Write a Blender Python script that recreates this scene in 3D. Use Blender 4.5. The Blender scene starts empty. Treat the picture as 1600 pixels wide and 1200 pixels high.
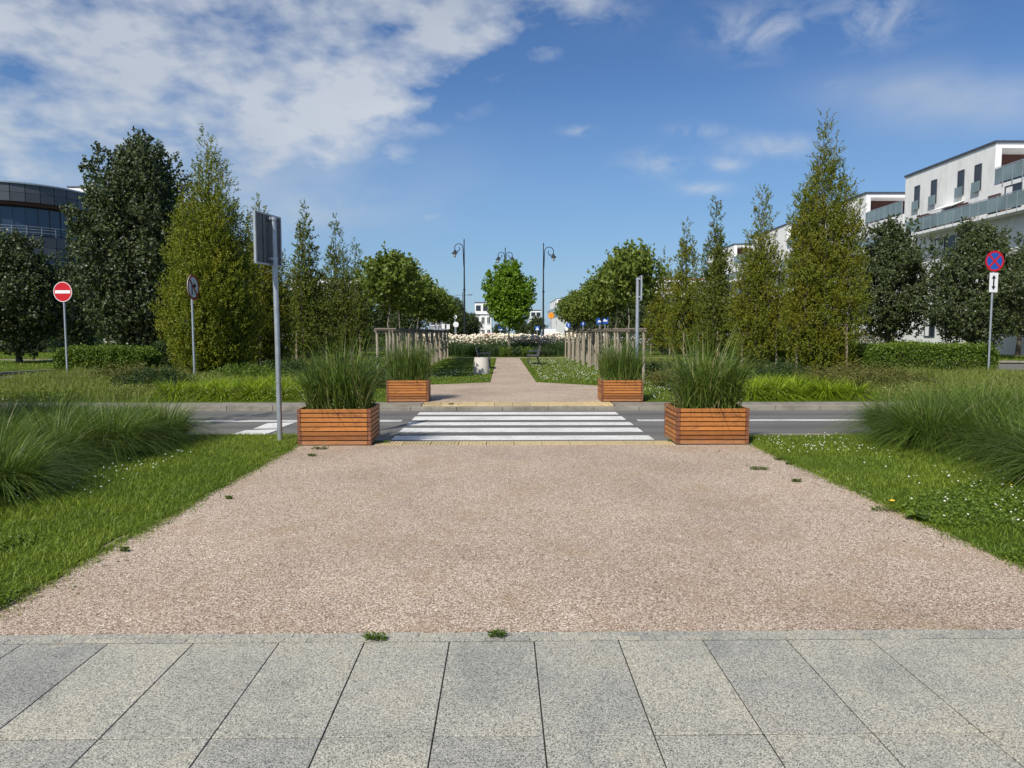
import bpy, math, random
import numpy as np
from mathutils import Vector, Matrix

# ------------------------------------------------------------ camera, world, sun, exposure
SC = bpy.context.scene
COL = SC.collection
F_PX, CH = 1110.0, 1.6
YAW, PITCH = math.radians(0.77), math.radians(4.17)
cam_d = bpy.data.cameras.new("camera"); cam = bpy.data.objects.new("camera", cam_d); COL.objects.link(cam)
cam_d.sensor_width = 36.0; cam_d.lens = F_PX / 1600 * 36.0
cam_d.clip_start = 0.05; cam_d.clip_end = 3000
cam.location = (0, 0, CH)
cam.rotation_euler = (math.pi / 2 - PITCH, 0, -YAW)
SC.camera = cam

SUN_EL = math.radians(43); SUN_AZ_OFF = math.radians(30)     # the sun stands behind the viewer, to the left
to_sun = Vector((-math.sin(SUN_AZ_OFF) * math.cos(SUN_EL), -math.cos(SUN_AZ_OFF) * math.cos(SUN_EL), math.sin(SUN_EL)))
sl = bpy.data.lights.new("sun", 'SUN'); so = bpy.data.objects.new("sun", sl); COL.objects.link(so)
sl.energy = 4.7; sl.angle = math.radians(0.5); sl.color = (1.0, 0.945, 0.86)
so.rotation_euler = to_sun.to_track_quat('Z', 'Y').to_euler()
so.location = to_sun * 50

SC.view_settings.view_transform = 'Standard'; SC.view_settings.look = 'None'
SC.view_settings.exposure = 0.0; SC.view_settings.gamma = 1.0

W = bpy.data.worlds.new("World"); SC.world = W; W.use_nodes = True
nt = W.node_tree; nt.nodes.clear()
def N(t, **k):
    n = nt.nodes.new(t)
    for a, b in k.items(): setattr(n, a, b)
    return n
def wm(op, a, b=None, c=None, clamp=False):
    n = nt.nodes.new('ShaderNodeMath'); n.operation = op; n.use_clamp = clamp
    for i, v in enumerate((a, b, c)):
        if v is None: continue
        if isinstance(v, (int, float)): n.inputs[i].default_value = v
        else: nt.links.new(v, n.inputs[i])
    return n.outputs[0]
wout = N('ShaderNodeOutputWorld'); bg = N('ShaderNodeBackground'); bg.inputs['Strength'].default_value = 0.095
nt.links.new(bg.outputs[0], wout.inputs[0])
sky = N('ShaderNodeTexSky', sky_type='NISHITA', sun_disc=False)
sky.sun_elevation = SUN_EL; sky.sun_rotation = math.pi + SUN_AZ_OFF
sky.altitude = 100; sky.air_density = 1.0; sky.dust_density = 0.0; sky.ozone_density = 4.0
tc = N('ShaderNodeTexCoord'); sep = N('ShaderNodeSeparateXYZ'); nt.links.new(tc.outputs['Generated'], sep.inputs[0])
zc = wm('MAXIMUM', sep.outputs[2], 0.03)
yq = wm('MAXIMUM', sep.outputs[1], 0.15); qa = wm('DIVIDE', sep.outputs[0], yq); qe = wm('DIVIDE', sep.outputs[2], yq)
def noise(scale, detail, rough, dist=0.0, sz=1.7, off=(0, 0, 0)):
    mp = N('ShaderNodeMapping'); mp.inputs['Scale'].default_value = (1, 1, sz); mp.inputs['Location'].default_value = off
    mp.inputs['Rotation'].default_value = (0, .25, 0)
    nt.links.new(tc.outputs['Generated'], mp.inputs[0])
    n = N('ShaderNodeTexNoise'); n.inputs['Scale'].default_value = scale; n.inputs['Detail'].default_value = detail
    n.inputs['Roughness'].default_value = rough; n.inputs['Distortion'].default_value = dist
    nt.links.new(mp.outputs[0], n.inputs['Vector']); return n.outputs[0]
def blob(u, v, ru, rv):
    d = ((u - 785) / 1110, (519 - v) / 1110)
    a = wm('POWER', wm('DIVIDE', wm('SUBTRACT', qa, d[0]), ru / 1110), 2.0); b = wm('POWER', wm('DIVIDE', wm('SUBTRACT', qe, d[1]), rv / 1110), 2.0)
    return wm('EXPONENT', wm('MULTIPLY', wm('ADD', a, b), -1.0))
n_big = noise(3.2, 3, 0.5, 0.2); n_mid = noise(8.5, 6, 0.52, 0.15, 1.9, (3, 1, 0)); n_fine = noise(17, 6, 0.6, 0.5, 1.8); n_puff = noise(22, 4, 0.5, 0.1, 2.0, (1, 5, 2))
# the large bank of broken cloud fills the sky above a bent line, left of the middle
elbow = wm('ADD', 0.205, wm('MULTIPLY', wm('MAXIMUM', wm('ADD', qa, 0.30), 0.0), 0.52))
bank = wm('MULTIPLY_ADD', wm('SUBTRACT', qe, elbow), 7.5, 0.45, clamp=True)
bank = wm('MULTIPLY', bank, wm('MULTIPLY_ADD', qa, -8.0, 1.75, clamp=True))
v = wm('MULTIPLY_ADD', bank, 0.74, wm('MULTIPLY', wm('SUBTRACT', n_mid, 0.5), 3.4))
v = wm('ADD', v, wm('MULTIPLY', wm('SUBTRACT', n_big, 0.5), 1.2)); v = wm('ADD', v, wm('MULTIPLY', wm('SUBTRACT', n_puff, 0.5), 1.5))
c_bank = wm('MULTIPLY', wm('MULTIPLY_ADD', v, 1.05, -0.12, clamp=True), wm('MULTIPLY', bank, 2.2, clamp=True))
wisps = blob(1165, 62, 75, 38)
for b_ in ((1345, 38, 85, 48), (935, 28, 55, 28), (612, 248, 40, 16), (410, 262, 55, 16), (900, 210, 25, 8), (1020, 258, 50, 18), (1095, 298, 40, 10), (1200, 235, 70, 18), (1080, 210, 40, 10), (1300, 150, 30, 14), (1130, 262, 30, 10), (655, 342, 40, 8)):
    wisps = wm('ADD', wisps, blob(*b_))
c_w = wm('MULTIPLY', wm('MULTIPLY_ADD', n_fine, 3.2, -1.25, clamp=True), wm('MULTIPLY', wisps, 0.75), clamp=True)
veil = wm('ADD', wm('ADD', blob(1470, 160, 170, 45), blob(470, 340, 130, 30)), blob(300, 290, 300, 80))
c_v = wm('MULTIPLY', wm('MULTIPLY_ADD', n_mid, 1.6, -0.25, clamp=True), wm('MULTIPLY', veil, 0.95), clamp=True)
c_all = wm('MAXIMUM', wm('MAXIMUM', c_bank, c_w), c_v)
c_all = wm('MULTIPLY', c_all, 0.80)
hs = N('ShaderNodeHueSaturation'); hs.inputs['Saturation'].default_value = 1.16; hs.inputs['Value'].default_value = 1.12; hs.inputs['Hue'].default_value = 0.507
nt.links.new(sky.outputs[0], hs.inputs['Color'])
mx = N('ShaderNodeMix', data_type='RGBA'); nt.links.new(c_all, mx.inputs[0])
low = N('ShaderNodeMix', data_type='RGBA'); nt.links.new(wm('MULTIPLY', wm('SUBTRACT', 1.0, wm('MULTIPLY', wm('ABSOLUTE', sep.outputs[2]), 3.2), clamp=True), 0.8), low.inputs[0])
nt.links.new(hs.outputs[0], low.inputs[6]); low.inputs[7].default_value = (2.15, 3.95, 6.4, 1); nt.links.new(low.outputs[2], mx.inputs[6])
shade = N('ShaderNodeMix', data_type='RGBA'); nt.links.new(wm('MULTIPLY_ADD', n_big, 2.4, -0.8, clamp=True), shade.inputs[0])
shade.inputs[6].default_value = (5.4, 6.0, 6.8, 1); shade.inputs[7].default_value = (7.9, 8.15, 8.4, 1)
nt.links.new(shade.outputs[2], mx.inputs[7]); nt.links.new(mx.outputs[2], bg.inputs['Color'])

# ------------------------------------------------------------ helpers
RNG = np.random.default_rng(7); random.seed(7)
cy_, sy_, cp_, sp_ = math.cos(YAW), math.sin(YAW), math.cos(PITCH), math.sin(PITCH)
def ray(u, v):                                   # reading measurements off the photograph
    a, b = (u - 800) / F_PX, -(v - 600) / F_PX
    return (a * cy_ + b * sy_ * sp_ + sy_ * cp_, -a * sy_ + b * cy_ * sp_ + cy_ * cp_, b * cp_ - sp_)
def gp(u, v, z=0.0):
    d = ray(u, v); t = (z - CH) / d[2]; return (d[0] * t, d[1] * t)
def xat(u, Y, v=519):
    d = ray(u, v); return d[0] * Y / d[1]
def zat(v, Y, u=800):
    d = ray(u, v); return CH + d[2] * Y / d[1]

def tag(o, label=None, cat=None, group=None, kind=None):
    if label: o['label'] = label
    if cat: o['category'] = cat
    if group: o['group'] = group
    if kind: o['kind'] = kind
    return o
def empty(name, loc, rz=0.0, parent=None):
    o = bpy.data.objects.new(name, None); COL.objects.link(o); o.location = loc; o.rotation_euler = (0, 0, rz)
    o.empty_display_size = 0.2; o.parent = parent; return o
def thing(name, label, cat, loc, rz=0.0, group=None):
    return tag(empty(name, loc, rz), label, cat, group)
def link(name, me, mats, parent=None):
    if mats is not None:
        for m in (mats if isinstance(mats, (list, tuple)) else [mats]): me.materials.append(m)
    o = bpy.data.objects.new(name, me); COL.objects.link(o); o.parent = parent; return o
def dup(root, loc, rz=0.0, s=(1, 1, 1), label=None, group=None):
    r = root.copy(); COL.objects.link(r); r.location = loc; r.rotation_euler = (0, 0, rz); r.scale = s
    if label: r['label'] = label
    if group: r['group'] = group
    for ch in list(root.children):
        c = ch.copy(); COL.objects.link(c); c.parent = r
        for g in list(ch.children):
            d = g.copy(); COL.objects.link(d); d.parent = c
    return r

class MB:
    def __init__(s): s.v = []; s.f = []; s.m = []; s.r = []
    def add(s, vs, fs, mi=0, rnd=None):
        b = len(s.v); s.v += [tuple(p) for p in vs]; q = random.random() if rnd is None else rnd
        for f in fs: s.f.append([b + i for i in f]); s.m.append(mi); s.r.append(q)
    def box(s, c, d, rz=0.0, mi=0, rnd=None, taper=1.0):
        x, y, z = d[0] / 2, d[1] / 2, d[2] / 2; co, si = math.cos(rz), math.sin(rz); vs = []
        for (i, j, k) in ((-1, -1, -1), (1, -1, -1), (1, 1, -1), (-1, 1, -1), (-1, -1, 1), (1, -1, 1), (1, 1, 1), (-1, 1, 1)):
            t = taper if k > 0 else 1.0; X, Y = i * x * t, j * y * t
            vs.append((c[0] + X * co - Y * si, c[1] + X * si + Y * co, c[2] + k * z))
        s.add(vs, [(0, 3, 2, 1), (4, 5, 6, 7), (0, 1, 5, 4), (1, 2, 6, 5), (2, 3, 7, 6), (3, 0, 4, 7)], mi, rnd); return s
    def bb(s, x0, x1, y0, y1, z0, z1, mi=0, rnd=None):
        return s.box(((x0 + x1) / 2, (y0 + y1) / 2, (z0 + z1) / 2), (abs(x1 - x0), abs(y1 - y0), abs(z1 - z0)), 0, mi, rnd)
    def tube(s, pts, rad, seg=8, mi=0, cap=True):
        pts = [Vector(p) for p in pts]; rad = rad if isinstance(rad, (list, tuple)) else [rad] * len(pts)
        vs = []; n = len(pts); up = None
        for i, p in enumerate(pts):
            d = (pts[min(i + 1, n - 1)] - pts[max(i - 1, 0)])
            d = d.normalized() if d.length > 1e-9 else Vector((0, 0, 1))
            if up is None: up = Vector((1, 0, 0)) if abs(d.x) < 0.8 else Vector((0, 1, 0))
            a = (up - d * up.dot(d)).normalized(); up = a; b = d.cross(a)
            for k in range(seg):
                t = 2 * math.pi * k / seg; vs.append(p + (a * math.cos(t) + b * math.sin(t)) * rad[i])
        fs = [(i * seg + k, i * seg + (k + 1) % seg, (i + 1) * seg + (k + 1) % seg, (i + 1) * seg + k) for i in range(n - 1) for k in range(seg)]
        if cap: fs += [tuple(range(seg))[::-1], tuple((n - 1) * seg + k for k in range(seg))]
        s.add(vs, fs, mi); return s
    def prism(s, poly, z0, z1, mi=0, rnd=None):
        n = len(poly); vs = [(x, y, z0) for x, y in poly] + [(x, y, z1) for x, y in poly]
        ar = sum(poly[i][0] * poly[(i + 1) % n][1] - poly[(i + 1) % n][0] * poly[i][1] for i in range(n))
        side = [(i, (i + 1) % n, n + (i + 1) % n, n + i) for i in range(n)]; top = tuple(range(n, 2 * n)); bot = tuple(range(n))[::-1]
        fs = side + [top, bot]
        if ar < 0: fs = [f[::-1] for f in fs]
        s.add(vs, fs, mi, rnd); return s
    def plate(s, poly, o, ux, uy, th, mi=0):      # a flat outline (u,v) laid out at o along ux, uy, thickness th
        o, ux, uy = Vector(o), Vector(ux), Vector(uy); nn = ux.cross(uy).normalized(); n = len(poly)
        vs = [o + ux * a + uy * b for a, b in poly] + [o + ux * a + uy * b + nn * th for a, b in poly]
        fs = [(i, (i + 1) % n, n + (i + 1) % n, n + i) for i in range(n)] + [tuple(range(n, 2 * n)), tuple(range(n))[::-1]]
        ar = sum(poly[i][0] * poly[(i + 1) % n][1] - poly[(i + 1) % n][0] * poly[i][1] for i in range(n))
        if ar < 0: fs = [f[::-1] for f in fs]
        s.add(vs, fs, mi); return s
    def lathe(s, prof, c=(0, 0, 0), seg=20, mi=0):
        vs = []; n = len(prof)
        for r, z in prof:
            for k in range(seg):
                t = 2 * math.pi * k / seg; vs.append((c[0] + r * math.cos(t), c[1] + r * math.sin(t), c[2] + z))
        fs = [(i * seg + k, i * seg + (k + 1) % seg, (i + 1) * seg + (k + 1) % seg, (i + 1) * seg + k) for i in range(n - 1) for k in range(seg)]
        s.add(vs, fs, mi); return s
    def build(s, name, mats, parent=None, bevel=0.0, smooth=False):
        me = bpy.data.meshes.new(name); me.from_pydata(s.v, [], s.f)
        if any(s.m): me.polygons.foreach_set('material_index', s.m)
        at = me.attributes.new('rnd', 'FLOAT', 'FACE'); at.data.foreach_set('value', s.r)
        if smooth:
            me.polygons.foreach_set('use_smooth', [True] * len(s.f)); 
            try: me.set_sharp_from_angle(angle=math.radians(38))
            except Exception: pass
        o = link(name, me, mats, parent)
        if bevel:
            b = o.modifiers.new('bevel', 'BEVEL'); b.width = bevel; b.segments = 2; b.limit_method = 'ANGLE'
        return o

def np_mesh(name, V, Q, rnd, mats, parent=None, smooth=False, mi=None):
    me = bpy.data.meshes.new(name); k = Q.shape[1]
    me.vertices.add(len(V)); me.vertices.foreach_set('co', np.ascontiguousarray(V, dtype=np.float32).ravel())
    me.loops.add(Q.size); me.loops.foreach_set('vertex_index', np.ascontiguousarray(Q, dtype=np.int32).ravel())
    me.polygons.add(len(Q)); me.polygons.foreach_set('loop_start', np.arange(0, Q.size, k, dtype=np.int32))
    try: me.polygons.foreach_set('loop_total', np.full(len(Q), k, dtype=np.int32))
    except Exception: pass
    if smooth: me.polygons.foreach_set('use_smooth', np.ones(len(Q), dtype=bool))
    if mi is not None: me.polygons.foreach_set('material_index', mi.astype(np.int32))
    me.update(calc_edges=True)
    a = me.attributes.new('rnd', 'FLOAT', 'FACE'); a.data.foreach_set('value', np.ascontiguousarray(rnd, dtype=np.float32))
    return link(name, me, mats, parent)

# ------------------------------------------------------------ materials
def mat(name):
    m = bpy.data.materials.new(name); m.use_nodes = True; t = m.node_tree; t.nodes.clear()
    o = t.nodes.new('ShaderNodeOutputMaterial'); p = t.nodes.new('ShaderNodeBsdfPrincipled'); t.links.new(p.outputs[0], o.inputs[0])
    return m, t, p, o
def ramp(t, fac, stops, interp='LINEAR'):
    r = t.nodes.new('ShaderNodeValToRGB'); r.color_ramp.interpolation = interp
    e = r.color_ramp.elements
    while len(e) < len(stops): e.new(0.5)
    for i, (p, c) in enumerate(stops): e[i].position = p; e[i].color = (*c, 1)
    t.links.new(fac, r.inputs[0]); return r.outputs[0]
def tn(t, scale, detail=4, rough=0.55, vec=None, dist=0.0):
    n = t.nodes.new('ShaderNodeTexNoise'); n.inputs['Scale'].default_value = scale; n.inputs['Detail'].default_value = detail
    n.inputs['Roughness'].default_value = rough; n.inputs['Distortion'].default_value = dist
    if vec: t.links.new(vec, n.inputs['Vector'])
    return n.outputs[0]
def pos(t, scale=(1, 1, 1), obj=True):
    c = t.nodes.new('ShaderNodeTexCoord'); m = t.nodes.new('ShaderNodeMapping'); m.inputs['Scale'].default_value = scale
    t.links.new(c.outputs['Object'], m.inputs[0]); return m.outputs[0]
def mixc(t, f, a, b, mode='MIX'):
    n = t.nodes.new('ShaderNodeMix'); n.data_type = 'RGBA'; n.blend_type = mode
    for i, v in ((0, f), (6, a), (7, b)):
        if isinstance(v, (int, float)): n.inputs[i].default_value = v
        elif isinstance(v, tuple): n.inputs[i].default_value = (*v, 1)
        else: t.links.new(v, n.inputs[i])
    return n.outputs[2]
def bump(t, p, h, strength=0.3, dist=0.01):
    b = t.nodes.new('ShaderNodeBump'); b.inputs['Strength'].default_value = strength; b.inputs['Distance'].default_value = dist
    t.links.new(h, b.inputs['Height']); t.links.new(b.outputs[0], p.inputs['Normal'])
def attr(t, name='rnd'):
    a = t.nodes.new('ShaderNodeAttribute'); a.attribute_name = name; return a.outputs['Fac']
def simple(name, col, rough=0.6, metal=0.0, var=0.25, scale=6.0, bmp=0.0, spec=None):
    m, t, p, o = mat(name); ps = pos(t); n = tn(t, scale, 5, 0.6, ps)
    lo = tuple(c * (1 - var) for c in col); hi = tuple(min(1, c * (1 + var)) for c in col)
    t.links.new(ramp(t, n, [(0.3, lo), (0.7, hi)]), p.inputs['Base Color'])
    p.inputs['Roughness'].default_value = rough; p.inputs['Metallic'].default_value = metal
    if spec is not None: p.inputs['Specular IOR Level'].default_value = spec
    if bmp: bump(t, p, tn(t, scale * 8, 4, 0.6, ps), bmp, 0.01)
    return m
def leafmat(name, stops, trans=0.32, rough=0.5, back=None, patch=1.3, patchcol=None, pmix=0.5):
    m, t, p, o = mat(name); r = attr(t)
    col = ramp(t, r, stops)
    pn = tn(t, patch, 3, 0.5, pos(t))
    pf = t.nodes.new('ShaderNodeMapRange'); pf.inputs[1].default_value = 0.42; pf.inputs[2].default_value = 0.66; pf.inputs[4].default_value = pmix
    t.links.new(pn, pf.inputs[0])
    if patchcol: col = mixc(t, pf.outputs[0], col, patchcol)
    if back:
        g = t.nodes.new('ShaderNodeNewGeometry'); f = t.nodes.new('ShaderNodeMath'); f.operation = 'MULTIPLY'; f.inputs[1].default_value = 0.55
        t.links.new(g.outputs['Backfacing'], f.inputs[0]); col = mixc(t, f.outputs[0], col, back)
    t.links.new(col, p.inputs['Base Color']); p.inputs['Roughness'].default_value = rough
    p.inputs['Specular IOR Level'].default_value = 0.35
    tr = t.nodes.new('ShaderNodeBsdfTranslucent'); t.links.new(mixc(t, 1.0, col, (1.0, 1.0, 0.45), 'MULTIPLY'), tr.inputs[0])
    mx = t.nodes.new('ShaderNodeMixShader'); mx.inputs[0].default_value = trans
    t.links.new(p.outputs[0], mx.inputs[1]); t.links.new(tr.outputs[0], mx.inputs[2]); t.links.new(mx.outputs[0], o.inputs[0])
    return m
M = {}
M['hornbeam'] = leafmat('hornbeam_leaf', [(0, (.075, .110, .010)), (.5, (.165, .205, .015)), (.88, (.26, .28, .024)), (1, (.31, .22, .03))], patchcol=(.24, .20, .020), pmix=.55)
M['hornbeam_yellow'] = leafmat('hornbeam_leaf_yellow', [(0, (.070, .110, .010)), (.5, (.165, .215, .014)), (.88, (.27, .30, .022)), (1, (.30, .24, .03))], patchcol=(.30, .28, .018), pmix=.5)
M['hornbeam_dark'] = leafmat('hornbeam_leaf_green', [(0, (.060, .096, .014)), (.5, (.125, .170, .022)), (.9, (.20, .24, .03)), (1, (.17, .12, .03))], patchcol=(.19, .155, .020), pmix=.4)
M['linden'] = leafmat('linden_leaf', [(0, (.030, .050, .010)), (.6, (.060, .088, .018)), (.92, (.095, .13, .028)), (1, (.26, .28, .19))], trans=.14, rough=.42, back=(.12, .14, .09), patch=.8)
M['maple'] = leafmat('maple_leaf', [(0, (.065, .11, .015)), (.5, (.14, .20, .027)), (1, (.25, .31, .06))], patchcol=(.14, .17, .03), pmix=.35)
M['maple_bright'] = leafmat('maple_leaf_bright', [(0, (.08, .16, .012)), (.5, (.15, .27, .015)), (1, (.26, .38, .03))], trans=.35)
M['faroliage'] = leafmat('distant_leaf', [(0, (.032, .056, .016)), (.5, (.060, .09, .024)), (1, (.105, .13, .036))], trans=.2)
M['hedge'] = leafmat('hedge_leaf', [(0, (.055, .098, .012)), (.5, (.12, .19, .018)), (1, (.20, .28, .04))], trans=.3)
M['brownshrub'] = leafmat('brownish_shrub_leaf', [(0, (.08, .095, .022)), (.5, (.145, .15, .032)), (1, (.25, .19, .06))], patchcol=(.11, .15, .03), pmix=.5)
M['darkshrub'] = leafmat('dark_shrub_leaf', [(0, (.026, .050, .014)), (.5, (.052, .088, .022)), (1, (.10, .14, .035))])
M['fountain'] = leafmat('fountain_grass', [(0, (.045, .085, .014)), (.5, (.12, .195, .026)), (.93, (.21, .275, .05)), (1, (.40, .36, .19))], trans=.3, rough=.45)
M['reed'] = leafmat('reed_grass', [(0, (.05, .09, .014)), (.5, (.095, .155, .022)), (.88, (.17, .235, .045)), (1, (.32, .30, .13))], trans=.25, rough=.45)
M['daylily'] = leafmat('daylily_leaf', [(0, (.13, .21, .010)), (.5, (.25, .36, .012)), (1, (.37, .47, .03))], trans=.35)
M['lawnblade'] = leafmat('lawn_blade', [(0, (.12, .18, .014)), (.5, (.215, .30, .022)), (.93, (.30, .37, .045)), (1, (.30, .28, .11))], trans=.35, patch=.9, patchcol=(.095, .18, .016), pmix=.6)
M['meadow'] = leafmat('meadow_blade', [(0, (.10, .155, .02)), (.5, (.19, .255, .03)), (.85, (.28, .325, .08)), (1, (.36, .32, .15))], trans=.3, patch=.5, patchcol=(.19, .17, .055), pmix=.5)
M['hedgegrass'] = leafmat('bed_grass', [(0, (.022, .050, .012)), (1, (.06, .11, .022))], trans=.2)
M['rosebush'] = leafmat('rose_leaf', [(0, (.03, .055, .018)), (1, (.08, .12, .04))])
def petals():
    m, t, p, o = mat('rose_petal'); r = attr(t)
    c1 = ramp(t, r, [(0, (.88, .82, .62)), (.5, (.92, .88, .70)), (.75, (.92, .80, .60)), (1, (.88, .58, .48))])
    pn = tn(t, .35, 2, .5, pos(t)); pf = t.nodes.new('ShaderNodeMapRange'); pf.inputs[1].default_value = .55; pf.inputs[2].default_value = .7; pf.inputs[4].default_value = .5
    t.links.new(pn, pf.inputs[0]); t.links.new(mixc(t, pf.outputs[0], c1, (.80, .50, .42)), p.inputs['Base Color']); p.inputs['Roughness'].default_value = .7
    return m
M['petal'] = petals()
M['clover'] = simple('clover_petal', (.68, .70, .58), .8, var=.12)
M['yellow'] = simple('yellow_petal', (.85, .52, .02), .7, var=.1)
def bark(name, a, b):
    m, t, p, o = mat(name); v = pos(t, (1, 1, .18)); n = tn(t, 26, 6, .65, v)
    t.links.new(ramp(t, n, [(.32, a), (.68, b)]), p.inputs['Base Color']); p.inputs['Roughness'].default_value = .9; bump(t, p, n, .6, .02); return m
M['bark'] = bark('bark', (.045, .036, .028), (.14, .12, .095)); M['bark_pale'] = bark('bark_pale', (.12, .10, .08), (.30, .26, .21))
M['stake'] = bark('weathered_stake_wood', (.20, .165, .125), (.46, .40, .31)); M['stake2'] = bark('brown_stake_wood', (.17, .125, .09), (.38, .30, .22)); M['rail'] = bark('weathered_rail_wood', (.10, .08, .06), (.24, .20, .155))

def gravel():
    m, t, p, o = mat('resin_bound_gravel'); v = pos(t)
    def cells(sc):
        vo = t.nodes.new('ShaderNodeTexVoronoi'); vo.inputs['Scale'].default_value = sc; t.links.new(v, vo.inputs['Vector'])
        wn = t.nodes.new('ShaderNodeSeparateColor'); t.links.new(vo.outputs['Color'], wn.inputs[0]); return vo, wn.outputs[0]
    vo, r1 = cells(170); vo2, r2 = cells(75)
    g = ramp(t, r1, [(0, (.075, .048, .034)), (.2, (.21, .14, .095)), (.42, (.40, .29, .21)), (.70, (.56, .43, .325)), (.88, (.74, .63, .51)), (1, (.92, .87, .78))])
    g = mixc(t, 1.0, g, ramp(t, r2, [(0, (.80, .78, .77)), (.6, (1, 1, 1)), (1, (1.10, 1.10, 1.10))]), 'MULTIPLY')
    big = tn(t, .45, 6, .62, v, .3); c = mixc(t, 1.0, g, ramp(t, big, [(.28, (.79, .76, .71)), (.45, (.96, .955, .93)), (.58, (1.06, 1.06, 1.03)), (.72, (1.17, 1.13, 1.06))]), 'MULTIPLY')
    st = tn(t, 1.6, 6, .7, pos(t, (1, .7, 1)), .5); f = t.nodes.new('ShaderNodeMapRange'); f.inputs[1].default_value = .50; f.inputs[2].default_value = .72; f.inputs[4].default_value = .55
    t.links.new(st, f.inputs[0]); c = mixc(t, f.outputs[0], c, (.34, .225, .115))
    sm = tn(t, 7, 3, .5, v); f = t.nodes.new('ShaderNodeMapRange'); f.inputs[1].default_value = .70; f.inputs[2].default_value = .78; f.inputs[4].default_value = .45
    t.links.new(sm, f.inputs[0]); c = mixc(t, f.outputs[0], c, (.16, .12, .09))
    t.links.new(c, p.inputs['Base Color']); p.inputs['Roughness'].default_value = .85
    bump(t, p, vo.outputs['Distance'], .5, .004); return m
M['gravel'] = gravel()
def granite():
    m, t, p, o = mat('granite_slab'); v = pos(t)
    vo = t.nodes.new('ShaderNodeTexVoronoi'); vo.inputs['Scale'].default_value = 260; t.links.new(v, vo.inputs['Vector'])
    s = t.nodes.new('ShaderNodeSeparateColor'); t.links.new(vo.outputs['Color'], s.inputs[0])
    g = ramp(t, s.outputs[0], [(0, (.075, .077, .075)), (.2, (.17, .17, .16)), (.45, (.37, .37, .335)), (.8, (.50, .495, .445)), (1, (.66, .64, .58))])
    tone = ramp(t, attr(t), [(0, (.90, .88, .84)), (.3, (1.03, 1.0, .92)), (.85, (1.10, 1.06, .95)), (1, (1.28, 1.19, 1.0))])
    c = mixc(t, 1.0, g, tone, 'MULTIPLY')
    big = tn(t, 1.7, 6, .65, v, .5); c = mixc(t, 1.0, c, ramp(t, big, [(.3, (.72, .74, .78)), (.52, (1, 1, 1)), (.75, (1.12, 1.06, .94))]), 'MULTIPLY')
    st = tn(t, 5.5, 4, .5, v); f = t.nodes.new('ShaderNodeMapRange'); f.inputs[1].default_value = .66; f.inputs[2].default_value = .78; f.inputs[4].default_value = .45
    t.links.new(st, f.inputs[0]); c = mixc(t, f.outputs[0], c, (.50, .42, .28))
    t.links.new(c, p.inputs['Base Color']); p.inputs['Roughness'].default_value = .8; bump(t, p, vo.outputs['Distance'], .35, .003); return m
M['granite'] = granite()
def asphalt():
    m, t, p, o = mat('asphalt'); v = pos(t)
    n = tn(t, 160, 3, .7, v); c = ramp(t, n, [(.3, (.085, .083, .080)), (.7, (.20, .195, .185))])
    big = tn(t, .8, 5, .6, pos(t, (.35, 1.5, 1))); c = mixc(t, 1.0, c, ramp(t, big, [(.3, (.78, .78, .79)), (.7, (1.15, 1.13, 1.08))]), 'MULTIPLY')
    w = t.nodes.new('ShaderNodeTexWave'); w.wave_type = 'BANDS'; w.bands_direction = 'Y'; w.inputs['Scale'].default_value = .32; w.inputs['Distortion'].default_value = 1.2; w.inputs['Detail'].default_value = 2; t.links.new(v, w.inputs['Vector'])
    c = mixc(t, 1.0, c, ramp(t, w.outputs['Fac'], [(0, (.86, .86, .86)), (1, (1.16, 1.14, 1.10))]), 'MULTIPLY')
    t.links.new(c, p.inputs['Base Color']); p.inputs['Roughness'].default_value = .85; bump(t, p, n, .4, .006); return m
M['asphalt'] = asphalt()
def dusty():
    m, t, p, o = mat('dusty_concrete'); v = pos(t); n = tn(t, 3, 6, .65, v)
    c = ramp(t, n, [(.28, (.15, .132, .105)), (.5, (.26, .235, .19)), (.72, (.33, .30, .25))])
    c = mixc(t, 1.0, c, ramp(t, tn(t, 130, 2, .6, v), [(.3, (.8, .8, .8)), (.7, (1.1, 1.1, 1.1))]), 'MULTIPLY')
    t.links.new(c, p.inputs['Base Color']); p.inputs['Roughness'].default_value = .9; bump(t, p, n, .3, .01); return m
M['dusty'] = dusty()
def paint(name, col, wear=.75):
    m, t, p, o = mat(name); v = pos(t); n = tn(t, 22, 6, .75, v)
    c = ramp(t, n, [(.27, (.16, .155, .15)), (.36, tuple(x * .88 for x in col)), (wear, col)])
    w = t.nodes.new('ShaderNodeTexVoronoi'); w.feature = 'DISTANCE_TO_EDGE'; w.inputs['Scale'].default_value = 3.5
    d = t.nodes.new('ShaderNodeVectorMath'); d.operation = 'ADD'; nn = t.nodes.new('ShaderNodeTexNoise'); nn.inputs['Scale'].default_value = 6; t.links.new(v, nn.inputs['Vector'])
    t.links.new(v, d.inputs[0]); t.links.new(nn.outputs['Color'], d.inputs[1]); t.links.new(d.outputs[0], w.inputs['Vector'])
    c = mixc(t, 1.0, c, ramp(t, w.outputs['Distance'], [(0, (.50, .50, .49)), (.012, (.70, .70, .69)), (.03, (1, 1, 1))]), 'MULTIPLY')
    c = mixc(t, 1.0, c, ramp(t, tn(t, 1.4, 5, .7, v), [(.35, (.80, .79, .77)), (.6, (1, 1, 1))]), 'MULTIPLY')
    t.links.new(c, p.inputs['Base Color']); p.inputs['Roughness'].default_value = .7; return m
M['roadpaint'] = paint('road_paint', (.84, .83, .79))
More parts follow.
